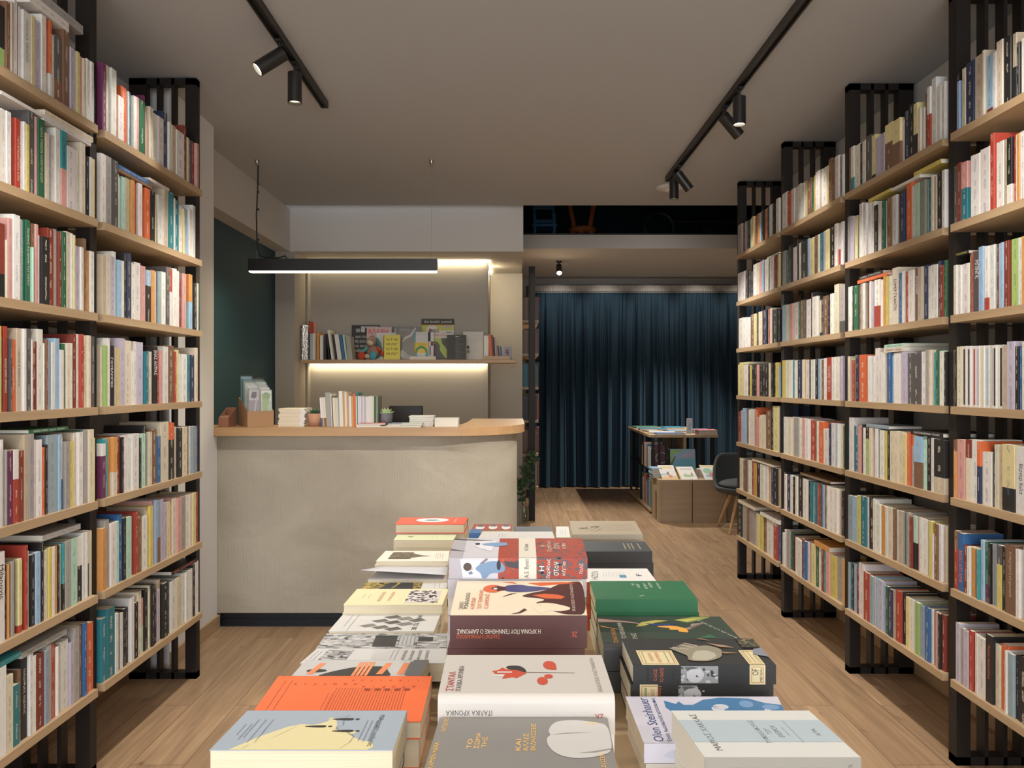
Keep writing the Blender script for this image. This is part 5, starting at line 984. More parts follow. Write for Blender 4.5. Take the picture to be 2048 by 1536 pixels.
for j in range(9):
    for i in range(2):
        if j == 0: hh, c = (.206, (.36, .34, .36)) if i == 0 else (.200, (.50, .60, .50))
        else: hh, c = .206 + j * .0085 + rr.uniform(-.004, .004) - .012 * i, rr.choice(cols_)
        x0 = -1.441 + i * .0655; yy = 4.275 + j * .0235
        wd = ('front' if j == 0 else NTH[j] + ' behind the front') + (' card on the teal-wall side' if i == 0 else ' card on the bookstack side')
        o = stand('greeting_card', 'film-wrapped greeting card, ' + wd + ' of the brown box', 'card', x0, x0 + .062, yy, CT + .0035, hh, .006, c, 'greeting cards in the brown box', back=.010, page='paper'); boxed.append(o)
        fpoly(o, [(.08, .70), (.92, .70), (.92, .96), (.85, .985), (.15, .985), (.08, .96)], tuple(min(.8, v * 1.3 + .12) for v in c)); fpoly(o, [(.2, .78), (.5, .74), (.8, .8), (.7, .92), (.35, .93)], tuple(v * .55 for v in c), 2)
        b = MB(); q = [fpt(o, u, v, 5) for u, v in ((-.03, 0), (1.03, 0), (1.03, 1.03), (-.03, 1.03))]; b.face(q); b.build('clear_film', 'film', o, o.location)
        if j == 0 and i == 0: fpoly(o, [(.3, .02), (.45, .02), (.85, .95), (.75, .97)], (.55, .52, .54), 2)
        if j == 0 and i == 1: fpoly(o, [(.1, .9), (.9, .9), (.6, .5), (.9, .3), (.5, .1), (.2, .5)], (.40, .52, .30), 2)
bpy.context.view_layer.update(); pv = Vector((-1.448, 4.27, 0)); RT = Matrix.Translation(pv) @ Matrix.Rotation(math.radians(31), 4, 'Z') @ Matrix.Translation(-pv)
for o in boxed: o.matrix_world = RT @ o.matrix_world
o = card_box('card_box', 'smaller reddish card box cut off by the pale pillar', -1.615, -1.560, 4.29, 4.42, CT, .05, .105, 'kraftd')
b = MB(); b.box(-1.612, -1.563, 4.30, 4.41, CT + .0035, CT + .06); b.build('inner_tray', 'kraft', o, o.location)
for i in range(14):
    dx = rr.uniform(-.005, .004) + (-.006 if i > 11 else 0) + i * .0009; z = CT + i * .0072
    b = MB(); b.box(-1.302 + dx, -1.158 + dx, 4.335, 4.50, z, z + .0066); ctr = (-1.23 + dx, 4.40, z)
    o = b.build('booklet', flat((.73, .64, .48)), None, ctr); tag(o, 'thin cream booklet, %s from the bottom of the stack beside the terracotta pot' % NTH[i], 'booklet', 'stacked cream booklets on the counter')
    b = MB(); b.box(-1.158 + dx - .026, -1.1575 + dx, 4.3348, 4.5002, z + .0004, z + .0068); b.build('spine_fold', flat((.76, .74, .70)), o, ctr)
def pot(name, label, x, y, r0, r1, h, m, leafm, n, lh, spread):
    t = empty(name, (x, y, CT), label, 'potted succulent', None)
    b = MB(); b.lathe([(.001, 0), (r0, 0), (r1 * .98, h * .5), (r1, h), (r1 - .004, h), (r1 - .006, h - .008), (.001, h - .010)], (x, y, CT), 28); b.build('pot', m, t)
    b = MB()
    for ring in range(3):
        k = n - ring * 3
        for i in range(k):
            a = 2 * PI * i / k + ring * .4; el = .35 + ring * .42; d = Vector((math.cos(a) * math.cos(el), math.sin(a) * math.cos(el), math.sin(el)))
            p0 = Vector((x, y, CT + h - .008)) + Vector((math.cos(a), math.sin(a), 0)) * .006; L_ = lh * (1 - ring * .08); side = d.cross(Vector((0, 0, 1))).normalized() * spread; up = side.cross(d).normalized() * spread * .35
            q = [p0 - side * .5, p0 + d * L_ * .5 - side, p0 + d * L_, p0 + d * L_ * .5 + side, p0 + side * .5]
            b.idx([v + up for v in q] + [v - up for v in (q[0], q[1], q[3], q[4])], [(0, 1, 2, 3, 4), (5, 6, 2, 7, 8)[::-1], (0, 5, 6, 1), (1, 6, 2), (3, 2, 7), (4, 3, 7, 8)], 0, True)
    b.build('leaves', leafm, t)
pot('potted_plant', 'dark spiky succulent in a terracotta pot', -1.106, 4.38, .036, .039, .072, 'terracotta', 'leafd', 13, .048, .006)
pot('potted_plant', 'pale green rosette succulent in a grey pot', -.716, 4.42, .033, .040, .070, 'greypot', 'leafl', 11, .050, .012)
# upright row between the two pots: colour, right edge, top (5.12 x zoom of the photo from 560,590)
Yr = 4.33; px0 = 642.5
ROW = 'W440,1050:U.30 W457,1050:o.30 I478,1050:n.3 G530,1000 W540,1010 K548,1040 I575,1050 I603,1060 s612,1030 W650,985 o668,1005 W690,995 o702,1008 B712,1010 W735,1035 o758,1040 O780,1012 W790,1035 t800,1000 W820,1035 W833,1040 L846,1042 W860,1038 L880,1040 W903,1042 W925,1036 W950,1035 y962,1040 E982,1036 d1000,1035'
nb = 0
for tk in ROW.split():
    c, xr, yt, c2, fr = TOKEN.match(tk).groups(); px = float(xr) / 5.12 + 560; yp = float(yt) / 5.12 + 590
    x0, x1 = X(px0, Yr), X(px, Yr) - .0004; z1 = EYE - (yp - HOR) * Yr / F; px0 = px
    le = (z1 - CT) * (-.06 + .07 * (px - 642) / 114)
    o = stand('slim_book', '%s%s, %s in the upright row between the two succulents' % (CN[c], ' and ' + CN[c2] + ' book' if c2 else ' book', NTH[nb]), 'book', x0, x1, Yr, CT, z1 - CT, .135, pal(c), 'upright books on the counter', lean=le, band=(pal(c2), float(fr)) if c2 else None); nb += 1
# flat books and pads
def slab(name, label, cat, x0, x1, y0, y1, z0, th, c, yaw=0, group=None, page='paper', covers=True, n=1):
    cx, cy = (x0 + x1) / 2, (y0 + y1) / 2
    b = MB()
    if covers: b.box(x0, x1, y0, y1, z0, z0 + .001); b.box(x0, x1, y0, y1, z0 + th - .0012, z0 + th); b.box(x0, x0 + .001, y0, y1, z0 + .001, z0 + th - .0012)
    else: b.box(x0, x1, y0, y1, z0 + th - .0012, z0 + th)
    o = b.build(name, flat(c), None, (cx, cy, z0)); tag(o, label, cat, group)
    b = MB(); b.box(x0 + .001, x1 - .001, y0 + .001, y1 - .001, z0 + (.001 if covers else 0), z0 + th - .0012); b.build('page_block', page, o, (cx, cy, z0)); o.rotation_euler.z = yaw
    return o
slab('book', 'white book lying flat beneath the red-covered one on the counter', 'book', X(713, 4.28), X(760, 4.28), 4.275, 4.40, CT, .012, (.70, .68, .64), .05)
slab('book', 'thin red-covered book lying on the counter before the grey pot', 'book', X(716, 4.29), X(768, 4.29), 4.28, 4.41, CT + .0125, .009, (.55, .12, .10), .12)
slab('book', 'very thin white booklet beside the red-covered book on the counter', 'booklet', X(761, 4.27), X(802, 4.27), 4.27, 4.37, CT, .006, (.68, .68, .68))
slab('book', 'blue-topped thin book leaning in among flat books before the monitor', 'book', X(775, 4.39), X(826, 4.39), 4.385, 4.50, CT, .016, (.08, .14, .30), -.06)
slab('note_pad', 'lower pale green note pad in front of the white leaflets', 'note pad', X(802, 4.28), X(843, 4.28), 4.262, 4.34, CT, .011, (.50, .56, .44))
slab('note_pad', 'upper pale green note pad in front of the white leaflets', 'note pad', X(803, 4.28), X(845, 4.28), 4.265, 4.343, CT + .0115, .010, (.52, .58, .46))
for i in range(6): slab('leaflet', 'white leaflet bundle, %s from the bottom, beside the white block' % NTH[i], 'leaflet', X(818 + rr.uniform(-1.5, 1.5), 4.36), X(867 + rr.uniform(-1, 1), 4.36), 4.355, 4.47, CT + i * .0098, .0092, (.72, .72, .74), rr.uniform(-.03, .03), 'white leaflets on the counter')
slab('paper_block', 'solid white block of flyers at the open end of the counter row', 'paper block', X(869, 4.32), X(916, 4.32), 4.315, 4.44, CT, .046, (.70, .69, .66), 0, None, 'paper', False)

# ------------------------------------------------------------------ on the wall shelf
WS = 1.5473; Y2 = 6.46
b = MB()
for i in range(15):
    a = i / 15 * 2 * PI; b.tube((-1.712 + .026 * math.cos(a), 6.445 + .016 * math.sin(a), WS), (-1.712 + .027 * math.cos(a + .3), 6.445 + .016 * math.sin(a + .3), WS + .285), .008, .009, 7)
o = b.build('foil_bundle', 'foil', None, (-1.712, 6.445, WS)); tag(o, 'crumpled silver foil bundle at the end of the wall shelf', 'foil bundle'); o['kind'] = 'thing'
b = MB(); b.tube((-1.712, 6.445, WS + .1), (-1.712, 6.445, WS + .106), .030, .030, 16); b.build('tie_band', 'foil', o)
SH = 'R300,268 W350,280 u330,395 W365,390 o405,385 K412,400 W440,410 K495,400'
def shelfbook(lab, xa, xb, yt, c, y=Y2, lean=0, band=None, dep=.14, s=5.12, ox=560, oy=590, cat='book', name='slim_book', back=0, grp='books standing on the wall shelf'):
    x0, x1 = X(xa / s + ox, y), X(xb / s + ox, y); z1 = EYE - (yt / s + oy - HOR) * y / F
    return stand(name, lab, cat, x0, x1 - .0006, y, WS, z1 - WS, dep, pal(c) if isinstance(c, str) else c, grp, lean, back, band=band)
shelfbook('tall red book beside the silver foil bundle', 293, 304, 268, 'R')
shelfbook('tall white book behind the light blue one on the wall shelf', 306, 350, 280, 'p', y=6.60, dep=.08)
shelfbook('light blue book between red and amber spines on the wall shelf', 308, 333, 395, 'u', y=6.44)
shelfbook('cream book beside the light blue one on the wall shelf', 334, 363, 392, 'I', y=6.44)
shelfbook('amber book with dark print on the wall shelf', 376, 404, 385, 'o'); shelfbook('white and black lettered book after the amber one', 410, 442, 412, 'W')
shelfbook('first black book of the leaning group', 455, 475, 398, 'K'); shelfbook('second black book of the leaning group', 500, 510, 398, 'K', lean=-.020)
shelfbook('tall white leaning book on the wall shelf', 527, 550, 358, 'W', lean=-.034); shelfbook('narrow pale book leaning beside the tall white one', 551, 562, 375, 'B', lean=-.032)
shelfbook('black leaning book with small white print', 563, 585, 400, 'K', lean=-.029); shelfbook('white leaning book with reddish print', 590, 634, 403, 'W', lean=-.029)
shelfbook('blue leaning book on the wall shelf', 638, 668, 405, 'U', lean=-.028, band=(pal('U'), .5)); shelfbook('mint-edged leaning book beside the blue one', 672, 692, 408, 'm', lean=-.027)
shelfbook('grey leaning book with a reddish stroke next to the black poster', 695, 745, 420, 'G', lean=-.02)
def mag(label, xa, xb, yt, c, y, s=5.12, ox=560, oy=590, cat='magazine', name='magazine', back=.02, dep=.006):
    return shelfbook(label, xa, xb, yt, c, y, 0, None, dep, s, ox, oy, cat, name, back, 'magazines facing out on the wall shelf')
o = mag('large black magazine with white lower-case words', 730, 1020, 308, (.012, .012, .012), 6.63)
frect(o, .15, .80, .30, .90, (.30, .30, .30)); frect(o, .33, .80, .47, .97, (.45, .45, .45)); frect(o, .48, .92, .95, .97, (.4, .38, .36))
for i, t in enumerate(('ποια είναι', 'θα αναπτ', 'τις ακτές', 'κυβέρνηση')): ftext(o, t, .36, .68 - i * .135, .11, .026, (.68, .68, .66))
o = mag('pink magazine titled in red blocky letters behind the toy', 885, 1140, 328, (.58, .42, .42), 6.60); ftext(o, 'ΒΛΑΒΗ', .47, .86, .165, .05, (.62, .05, .04)); frect(o, .0, .0, 1, .06, (.5, .36, .36))
o = mag('dark magazine sliver between the pink and the film-wrapped one', 1142, 1190, 325, (.10, .10, .11), 6.615); frect(o, .6, .75, .95, .98, (.4, .4, .4))
o = mag('white book with a teal curve behind the yellow one', 985, 1190, 385, (.62, .62, .66), 6.57); fpoly(o, [(.0, .62), (.15, .60), (.30, .45), (.34, .2), (.2, .1), (0, .05)], (.06, .26, .28))
o = mag('yellow booklet repeating two words in black capitals', 1048, 1230, 405, (.66, .60, .16), 6.50, name='booklet', cat='booklet'); frect(o, .10, .05, 1, .94, (.72, .64, .10))
for i, t in enumerate(('N E W', 'MUSIC', 'N E W', 'MUSIC')): ftext(o, t, .55, .80 - i * .19, .095, .026, (.02, .02, .02))
fpoly(o, [(.05, .02), (.09, .02), (.09, .97), (.05, .97)], (.03, .03, .03))
o = mag('dark grey magazine wrapped in shiny clear film', 1185, 1445, 323, (.075, .070, .075), 6.56); ftext(o, 'Μέτρο', .40, .90, .11, .030, (.28, .27, .27))
fpoly(o, [(.30, .55), (.36, .62), (.62, .72), (.80, .96), (.76, .98), (.56, .76), (.34, .68), (.26, .54)], (.50, .50, .52)); fpoly(o, [(.04, .05), (.5, .02), (.9, .10), (.5, .14), (.3, .3), (.14, .28)], (.26, .26, .27)); fpoly(o, [(.1, .12), (.3, .1), (.25, .3)], (.5, .5, .5), 2)
b = MB(); b.face([fpt(o, u, v, 8) for u, v in ((-.01, 0), (1.01, 0), (1.01, 1.01), (-.01, 1.01))]); b.build('clear_film', 'film', o, o.location)
o = mag('tall magazine with a black title band and a red roof drawing', 320, 655, 242, (.46, .50, .10), 6.645, ox=780); frect(o, 0, .86, 1, 1, (.03, .022, .02)); ftext(o, "the books' journal", .50, .925, .235, .030, (.72, .70, .66)); frect(o, 0, .845, 1, .86, (.50, .10, .03))
fpoly(o, [(.12, .60), (.16, .78), (.24, .84), (.44, .84), (.50, .74), (.54, .6)], (.60, .58, .56)); fpoly(o, [(.22, .66), (.24, .77), (.33, .74), (.52, .76), (.53, .66)], (.60, .07, .02)); frect(o, .54, .5, 1, .72, (.60, .58, .56), 2); frect(o, .76, .665, .93, .685, (.1, .1, .1), 3); frect(o, .76, .625, .93, .645, (.1, .1, .1), 3); frect(o, .66, .78, .9, .84, (.4, .38, .36), 2)
o = mag('white, yellow and green booklet with concentric arches', 248, 388, 376, (.58, .56, .58), 6.47, ox=780, name='booklet', cat='booklet'); frect(o, .0, 0, 1, .62, (.68, .50, .06)); frect(o, 0, 0, .10, 1, (.10, .38, .46)); ftext(o, 'πολιτικές 29-06', .5, .92, .10, .012, (.2, .2, .2))
frect(o, .05, 0, 1, .24, (.10, .38, .46), 2); fell(o, .52, .24, .46, .26, (.06, .26, .10), 3, 0, PI); fell(o, .52, .24, .31, .17, (.70, .52, .08), 4, 0, PI); fell(o, .52, .24, .31, .22, (.60, .58, .58), 5, PI, 2 * PI); ftext(o, 'Καλοκαίρι', .55, .56, .07, .010, (.1, .08, .02))
o = mag('white magazine with black, red and teal rectangles', 388, 446, 376, (.60, .58, .58), 6.52, ox=780); frect(o, .0, .66, .45, 1, (.03, .03, .04)); frect(o, .5, .5, .95, .66, (.20, .03, .03)); frect(o, .3, .18, .5, .48, (.04, .12, .18))
o = mag('green map magazine with red lettering above', 425, 640, 385, (.10, .10, .10), 6.58, ox=780); frect(o, 0, .80, 1, 1, (.58, .56, .52)); ftext(o, 'καθημερινά', .45, .91, .14, .022, (.60, .10, .05)); fpoly(o, [(.0, .80), (.45, .80), (.5, .6), (.68, .45), (.80, .3), (.80, .03), (.62, .12), (.40, .35), (.35, .55), (.1, .62), (.0, .58)], (.40, .50, .12)); fpoly(o, [(.05, .70), (.3, .64), (.42, .5), (.36, .42), (.38, .52), (.25, .6), (.05, .66)], (.05, .06, .05), 2)
o = mag('dark charcoal book facing out with small pale print', 583, 778, 408, (.045, .043, .045), 6.46, ox=780, name='book', cat='book', dep=.018); frect(o, 0, 0, .42, 1, (.035, .034, .036)); frect(o, .44, .92, .62, .945, (.6, .6, .6))
for i in range(17): frect(o, .45, .84 - i * .047, .45 + .1 + .3 * rr.random(), .848 - i * .047, (.26, .25, .24), 2)
o = mag('white book facing out with lines of print and a small figure', 748, 958, 373, (.60, .58, .52), 6.60, ox=780, name='book', cat='book', dep=.016); fell(o, .24, .45, .07, .06, (.06, .05, .03), 2); fell(o, .26, .30, .09, .07, (.28, .26, .10), 2)
for i in range(15): frect(o, .38, .90 - i * .055, .38 + .2 + .32 * rr.random(), .906 - i * .055, (.42, .40, .36), 2)
shelfbook('white patterned book beside the cream box', 962, 1010, 415, 'W', y=6.5, ox=780); 
for lab, a, e, t, c in (('red book in the small wooden tray', 1020, 1050, 400, 'O'), ('red and brown book in the small wooden tray', 1052, 1066, 410, 'r'), ('dark slim book in the small wooden tray', 1068, 1080, 430, 'K'), ('grey book in the small wooden tray', 1082, 1096, 450, 'G'), ('plum slim book in the small wooden tray', 1110, 1126, 520, 'P'), ('blue slim book in the small wooden tray', 1135, 1155, 528, 'U')):
    shelfbook(lab, a, e, t, c, y=6.5, ox=780, lean=-.012, dep=.1)
o = mag('small patterned card at the end of the wall shelf', 1165, 1248, 528, (.34, .32, .38), 6.5, ox=780, name='card', cat='card')
for i in range(12): fell(o, .25 + .5 * rr.random(), .25 + .5 * rr.random(), .06, .07, rr.choice([(.08, .05, .06), (.3, .08, .06), (.1, .12, .3)]), 2)
b = MB(); x0, x1 = X(780 + 955 / 5.12, 6.43), X(780 + 1230 / 5.12, 6.43); b.box(x0, x1, 6.425, 6.431, WS, WS + .030); b.box(x0, x1, 6.49, 6.495, WS, WS + .030); b.box(x0, x0 + .005, 6.431, 6.49, WS, WS + .030); b.box(x1 - .005, x1, 6.431, 6.49, WS, WS + .030)
tag(b.build('wooden_tray', 'shelfx', None, (x0, 6.43, WS)), 'low wooden tray at the end of the wall shelf', 'tray')
slab('flat_book', 'thin white book lying in front of the arches booklet', 'book', X(780 + 200 / 5.12, 6.43), X(780 + 470 / 5.12, 6.43), 6.424, 6.455, WS, .016, (.62, .58, .5)); slab('flat_book', 'thin cream book lying on the white one before the arches booklet', 'book', X(780 + 210 / 5.12, 6.43), X(780 + 470 / 5.12, 6.43), 6.424, 6.455, WS + .0165, .010, (.66, .58, .48))
# plush toy
tx, ty = X(744, 6.50), 6.50
pt = empty('plush_toy', (tx, ty, WS), 'patchwork plush toy with a red foot and a blue foot on the wall shelf', 'plush toy')
br, tq, crm, rd, skb = (.30, .19, .15), (.08, .32, .30), (.58, .48, .36), (.48, .06, .03), (.07, .32, .42)
b = MB(); b.ball((tx + .008, ty, WS + .062), (.052, .040, .062), 16); b.build('body', flat(br, .9), pt)
b = MB(); b.ball((tx - .006, ty - .006, WS + .148), (.046, .040, .042), 16, rot=Matrix.Rotation(-.35, 3, 'Y')); b.ball((tx + .002, ty, WS + .185), (.020, .02, .022), 10); b.build('head', flat(br, .9), pt)
b = MB(); b.ball((tx - .010, ty - .038, WS + .140), (.030, .018, .020), 14, rot=Matrix.Rotation(.35, 3, 'Y')); b.build('muzzle', flat(crm, .9), pt)
b = MB(); b.ball((tx - .026, ty - .036, WS + .156), (.013, .010, .012), 10); b.build('eye_patch', flat(tq, .9), pt)
b = MB(); b.ball((tx + .05, ty, WS + .150), (.016, .012, .042), 12, rot=Matrix.Rotation(-.5, 3, 'Y')); b.build('ear', flat((.06, .20, .20), .9), pt)
b = MB(); b.tube((tx - .035, ty - .01, WS + .10), (tx - .085, ty - .02, WS + .060), .013, .015, 10); b.ball((tx - .088, ty - .02, WS + .055), .017, 10); b.build('arm', flat(tq, .9), pt)
b = MB(); b.tube((tx + .040, ty - .01, WS + .105), (tx + .075, ty - .02, WS + .070), .013, .015, 10); b.ball((tx + .088, ty - .02, WS + .050), (.016, .016, .022), 10); b.build('arm', flat(rd, .9), pt)
b = MB(); b.tube((tx - .02, ty - .01, WS + .03), (tx - .07, ty - .045, WS + .03), .018, .018, 10); b.build('leg', flat(crm, .9), pt)
b = MB(); b.ball((tx - .078, ty - .052, WS + .033), (.032, .018, .034), 14); b.build('foot', flat(rd, .9), pt)
b = MB(); b.tube((tx + .01, ty - .01, WS + .03), (tx + .018, ty - .045, WS + .03), .018, .018, 10); b.build('leg', flat(br, .9), pt)
b = MB(); b.ball((tx + .018, ty - .055, WS + .033), (.030, .018, .034), 14); b.build('foot', flat(skb, .9), pt)

# ------------------------------------------------------------------ curtain
cu = empty('curtain', (1.7, 10.15, 0), 'floor-length dark blue gathered curtain across the back room', 'curtain')
def curtain_sheet(name, x0, x1, z0, z1, m, n, amp, mul=1.0, off=0.0, seed=5):
    r = random.Random(seed); ph = []; x = 0; xs_ = []
    nz = 26; V = []; Fc = []
    fr = [(r.uniform(9.0, 11), r.uniform(0, 6), .6), (r.uniform(17, 21), r.uniform(0, 6), .32), (r.uniform(2, 3), r.uniform(0, 6), .35), (r.uniform(26, 32), r.uniform(0, 6), .16)]
    for j in range(nz + 1):
        z = z0 + (z1 - z0) * j / nz; t = (z1 - z) / (z1 - z0)
        for i in range(n + 1):
            x = x0 + (x1 - x0) * i / n
            a = sum(w_ * math.sin(f_ * mul * (x + .018 * t * math.sin(5 * x)) * 2 * PI / 1.6 + p_ + .35 * t * math.sin(x * 7 + p_)) for f_, p_, w_ in fr)
            top = math.sin(x * 2 * PI / .030) * .005
            k = min(1, t * 3.2 + .12); y = 10.15 + off + amp * a * k + top * max(0, 1 - t * 6)
            V.append((x, y, z + (.006 * math.sin(x * 9) if j == 0 else 0)))
    for j in range(nz):
        for i in range(n): q = j * (n + 1) + i; Fc.append((q, q + 1, q + n + 2, q + n + 1))
    b = MB(); b.idx(V, Fc, 0, True); return b.build(name, m, cu)
curtain_sheet('drape', .30, 1.50, .012, 2.545, 'curtain', 520, .072)
curtain_sheet('drape', 1.49, 3.25, .012, 2.545, 'curtain', 760, .072, seed=8)
b = MB(); V = []; n = 900
for z in (2.530, 2.625):
    for i in range(n + 1): x = .30 + 2.95 * i / n; V.append((x, 10.135 + .010 * math.sin(x * 2 * PI / .030) - .004, z))
b.idx(V, [(i, i + 1, n + 2 + i, n + 1 + i) for i in range(n)], 0, True); b.build('gathered_header', 'header', cu)
b = MB(); b.box(.30, 3.28, 10.16, 10.19, 2.60, 2.64); b.build('rail', 'black', cu)
b = MB(); V = []
for z in (2.54, 2.546):
    for i in range(n + 1): x = .30 + 2.95 * i / n; V.append((x, 10.117 + .006 * math.sin(x * 2 * PI / .030), z))
b.idx(V, [(i, i + 1, n + 2 + i, n + 1 + i) for i in range(n)], 0, True); b.build('gathering_seam', 'curtain', cu)

# ------------------------------------------------------------------ narrow bookcase seen end-on by the counter
nbk = empty('bookcase', (.2, 8.2, 0), 'narrow bookcase seen end-on beyond the counter, dark front post', 'bookcase')
b = MB(); b.box(.165, .226, 7.66, 7.71, 0, 2.50); b.box(.165, .226, 9.2, 9.25, 0, 2.50); b.build('upright_frame', 'frame', nbk)
for i, z in enumerate([.30 + .33 * k for k in range(6)]):
    b = MB(); b.box(.103, .262, 7.72, 9.3, z, z + .027); b.build('shelf', 'shelf', nbk)
    r = random.Random(40 + i); y = 7.78; q = 0
    cs = [('d', 'r', 'n'), ('n', 'g', 'r'), ('K', 'R', 'n'), ('T', 'n', 'K'), ('n', 'n', 'g'), ('n', 'T', 'r')][i]
    for q in range(3):
        th = (.03, .022, .035)[q]; h = (.24, .21, .26)[q] - .01 * (i % 2)
        s0 = .102 + .145 + (.012 if q == 1 else .03 if q == 2 else .0); cov, pag = Data(), Data()
        book_geo(cov, pag, -1, min(s0, .285), y, y + th, z + .0275, z + .0275 + h, .145, jit(PAL[cs[q]]), None, 0, (.1, .1, .1, .6), False, 1)
        o = cov.build('book', None, (.2, y, z + .0275)); pag.build('page_block', o, (.2, y, z + .0275)); y += th + .1 * (q == 1) + .001
        tag(o, '%s book, %s on the %s shelf up of the end-on bookcase' % (CN[cs[q]], NTH[q], NTH[i]), 'book', 'books in the end-on bookcase')

# ------------------------------------------------------------------ vase with trailing plant beside the counter
vx, vy = .125, 7.50
va = empty('vase', (vx, vy, 0), 'clear glass vase of trailing green stems on the floor by the counter', 'vase with plant')
b = MB(); b.lathe([(.03, 0), (.034, .004), (.034, .17), (.031, .17), (.031, .01), (.001, .008)], (vx, vy, 0), 20); b.build('glass_body', 'glass', va)
r = random.Random(12)
for st in range(4):
    b = MB(); ptsq = []; ex, ey, ez = ((.10, -.02, .60), (-.075, -.05, .40), (.05, .02, .66), (-.02, -.04, .52))[st]
    for i in range(9): t = i / 8; ptsq.append(Vector((vx + ex * t + .02 * math.sin(t * 6 + st), vy + ey * t, .02 + ez * math.sin(t * 1.45))))
    for p, q in zip(ptsq, ptsq[1:]): b.tube(p, q, .0028, n=6)
    b.build('stem', 'leafd', va)
    b = MB()
    for i in range(3, 9):
        for s2 in (-1, 1, .4):
            p = ptsq[i]; d = Vector((s2 * r.uniform(.5, 1), r.uniform(-.6, .3), r.uniform(-.1, .8))).normalized(); L_ = r.uniform(.035, .065); sd = d.cross(Vector((0, -1, .3))).normalized() * L_ * .30; n_ = Vector((0, -.006, 0))
            b.idx([p, p + d * L_ * .35 + sd, p + d * L_ * .75 + sd * .7, p + d * L_, p + d * L_ * .75 - sd * .7, p + d * L_ * .35 - sd, p + d * L_ * .4 + n_], [(0, 1, 6), (1, 2, 6), (2, 3, 6), (3, 4, 6), (4, 5, 6), (5, 0, 6)], 0, True)
    b.build('leaves', 'leafd', va)

# ------------------------------------------------------------------ children's corner
cb = empty('display_unit', (1.75, 8.6, 0), "low island bookcase with oak top and black slatted legs before the curtain", 'island bookcase')
b = MB(); b.box(1.425, 2.13, 8.05, 9.62, .792, .8185); b.build('top_board', 'shelf', cb)
b = MB(); b.box(1.43, 2.12, 8.08, 9.60, .018, .045); b.build('bottom_shelf', 'shelf', cb)
b = MB(); b.box(1.45, 1.66, 8.12, 9.56, .43, .447); b.build('middle_shelf', 'frame', cb)
b = MB(); b.box(1.90, 2.11, 8.12, 9.56, .43, .447); b.build('middle_shelf', 'frame', cb)
b = MB(); b.box(1.785, 1.815, 8.12, 9.56, .045, .792); b.build('divider', 'shelf', cb)
for Y in (8.08, 8.80, 9.56):
    b = MB()
    for a, e in ((1.45, 1.475), (1.52, 1.54), (1.59, 1.61), (1.66, 1.69), (1.91, 1.935), (1.98, 2.00), (2.06, 2.10)): b.box(a, e, Y, Y + .03, .0 if a in (1.45, 1.66, 1.91, 2.06) else .045, .792)
    b.build('upright_frame', 'frame', cb)
kn = 0
for lvl, z0, cs, hh in ((0, .4475, 'IrKWIoBUuWLWK', .27), (1, .0455, 'EGIRprIUNusUe', .33)):
    y = 8.12
    for i, c in enumerate(cs[::-1]):
        th = .034 + .022 * rr.random(); h = hh * rr.uniform(.78, 1); 
        if y + th > 8.79 and y < 8.84: y = 8.84
        cov, pag = Data(), Data(); book_geo(cov, pag, 1, 1.452, y, y + th, z0, z0 + h, .19, jit(PAL[c]), None, 0, (.1, .1, .1, .6), True, 1)
        o = cov.build('picture_book', None, (1.52, y, z0)); pag.build('page_block', o, (1.52, y, z0)); y += th + .001 + (.004 * rr.random())
        tag(o, '%s spine, %s from the front on the %s shelf of the island bookcase' % (CN[c], NTH[i], ('upper', 'lower')[lvl]), 'picture book', 'spines in the island bookcase')
# book with a ring on its cover and a wide one behind, seen through the slats
def cover(label, x0, x1, y, z0, h, c, back=.0, dep=.014, name='picture_book', cat='picture book'): return stand(name, label, cat, x0, x1, y, z0, h, dep, c, 'picture books facing out', 0, back)
o = cover('dark maroon picture book with a pale ring, behind the black slats', X(1310, 8.115), X(1336, 8.115), 8.112, .4475, .26, (.10, .03, .03))
for k_, (a, c) in enumerate((((.48), (.35, .36, .34)), ((.40), (.10, .03, .03)))): fell(o, .5, .5, a, a * .48, c, 2 + k_)
fpoly(o, [(0, 0), (1, 0), (1, .14), (0, .2)], (.05, .12, .08), 2)
# the low benches in front
def bench(label, x0, x1):
    t = empty('bench', (x0, 7.55, 0), label, 'bench', 'pale oak box benches')
    b = MB(); y0, y1, h = 7.55, 7.93, .416; b.box(x0, x1, y0, y1, h - .02, h); b.build('lid', 'cab', t)
    b = MB(); b.box(x0 + .012, x1 - .012, y0 + .012, y0 + .03, .0, h - .02); b.build('front_panel', 'cab', t)
    # side panels with an arched opening
    for xs_, nm in ((x0, 'side_panel'), (x1 - .018, 'side_panel')):
        b = MB(); a, e, zt = 7.66, 7.76, .30; b.box(xs_, xs_ + .018, y0 + (.0 if xs_ == x0 else .0), a, 0, h - .02); b.box(xs_, xs_ + .018, e, y1, 0, h - .02)
        arcp = [(a, h - .02)] + [(a, .25)] + [((a + e) / 2 - .05 * math.cos(PI * i / 10), .25 + .05 * math.sin(PI * i / 10)) for i in range(1, 10)] + [(e, .25), (e, h - .02)]
        v = [(xs_, p, q) for p, q in arcp] + [(xs_ + .018, p, q) for p, q in arcp]; n = len(arcp)
        b.idx(v, [tuple(range(n)), tuple(range(n, 2 * n))[::-1]] + [(i, (i + 1) % n, n + (i + 1) % n, n + i) for i in range(n)]); b.build(nm, 'cab', t)
    b = MB(); b.box(x0 + .018, x1 - .018, y1 - .018, y1, 0, h - .02); b.build('back_panel', 'cab', t)
bench('pale oak box bench under the two tilted picture books', 1.423, 1.742); bench('pale oak box bench partly behind the grey chair', 1.752, 2.075)
bb = MB(); bb.box(2.14, 2.32, 7.75, 8.03, 0, .40); tag(bb.build('box_bench', 'cab', None, (2.14, 7.75, 0)), 'shaded oak box behind the grey chair', 'bench')
BT = .4163
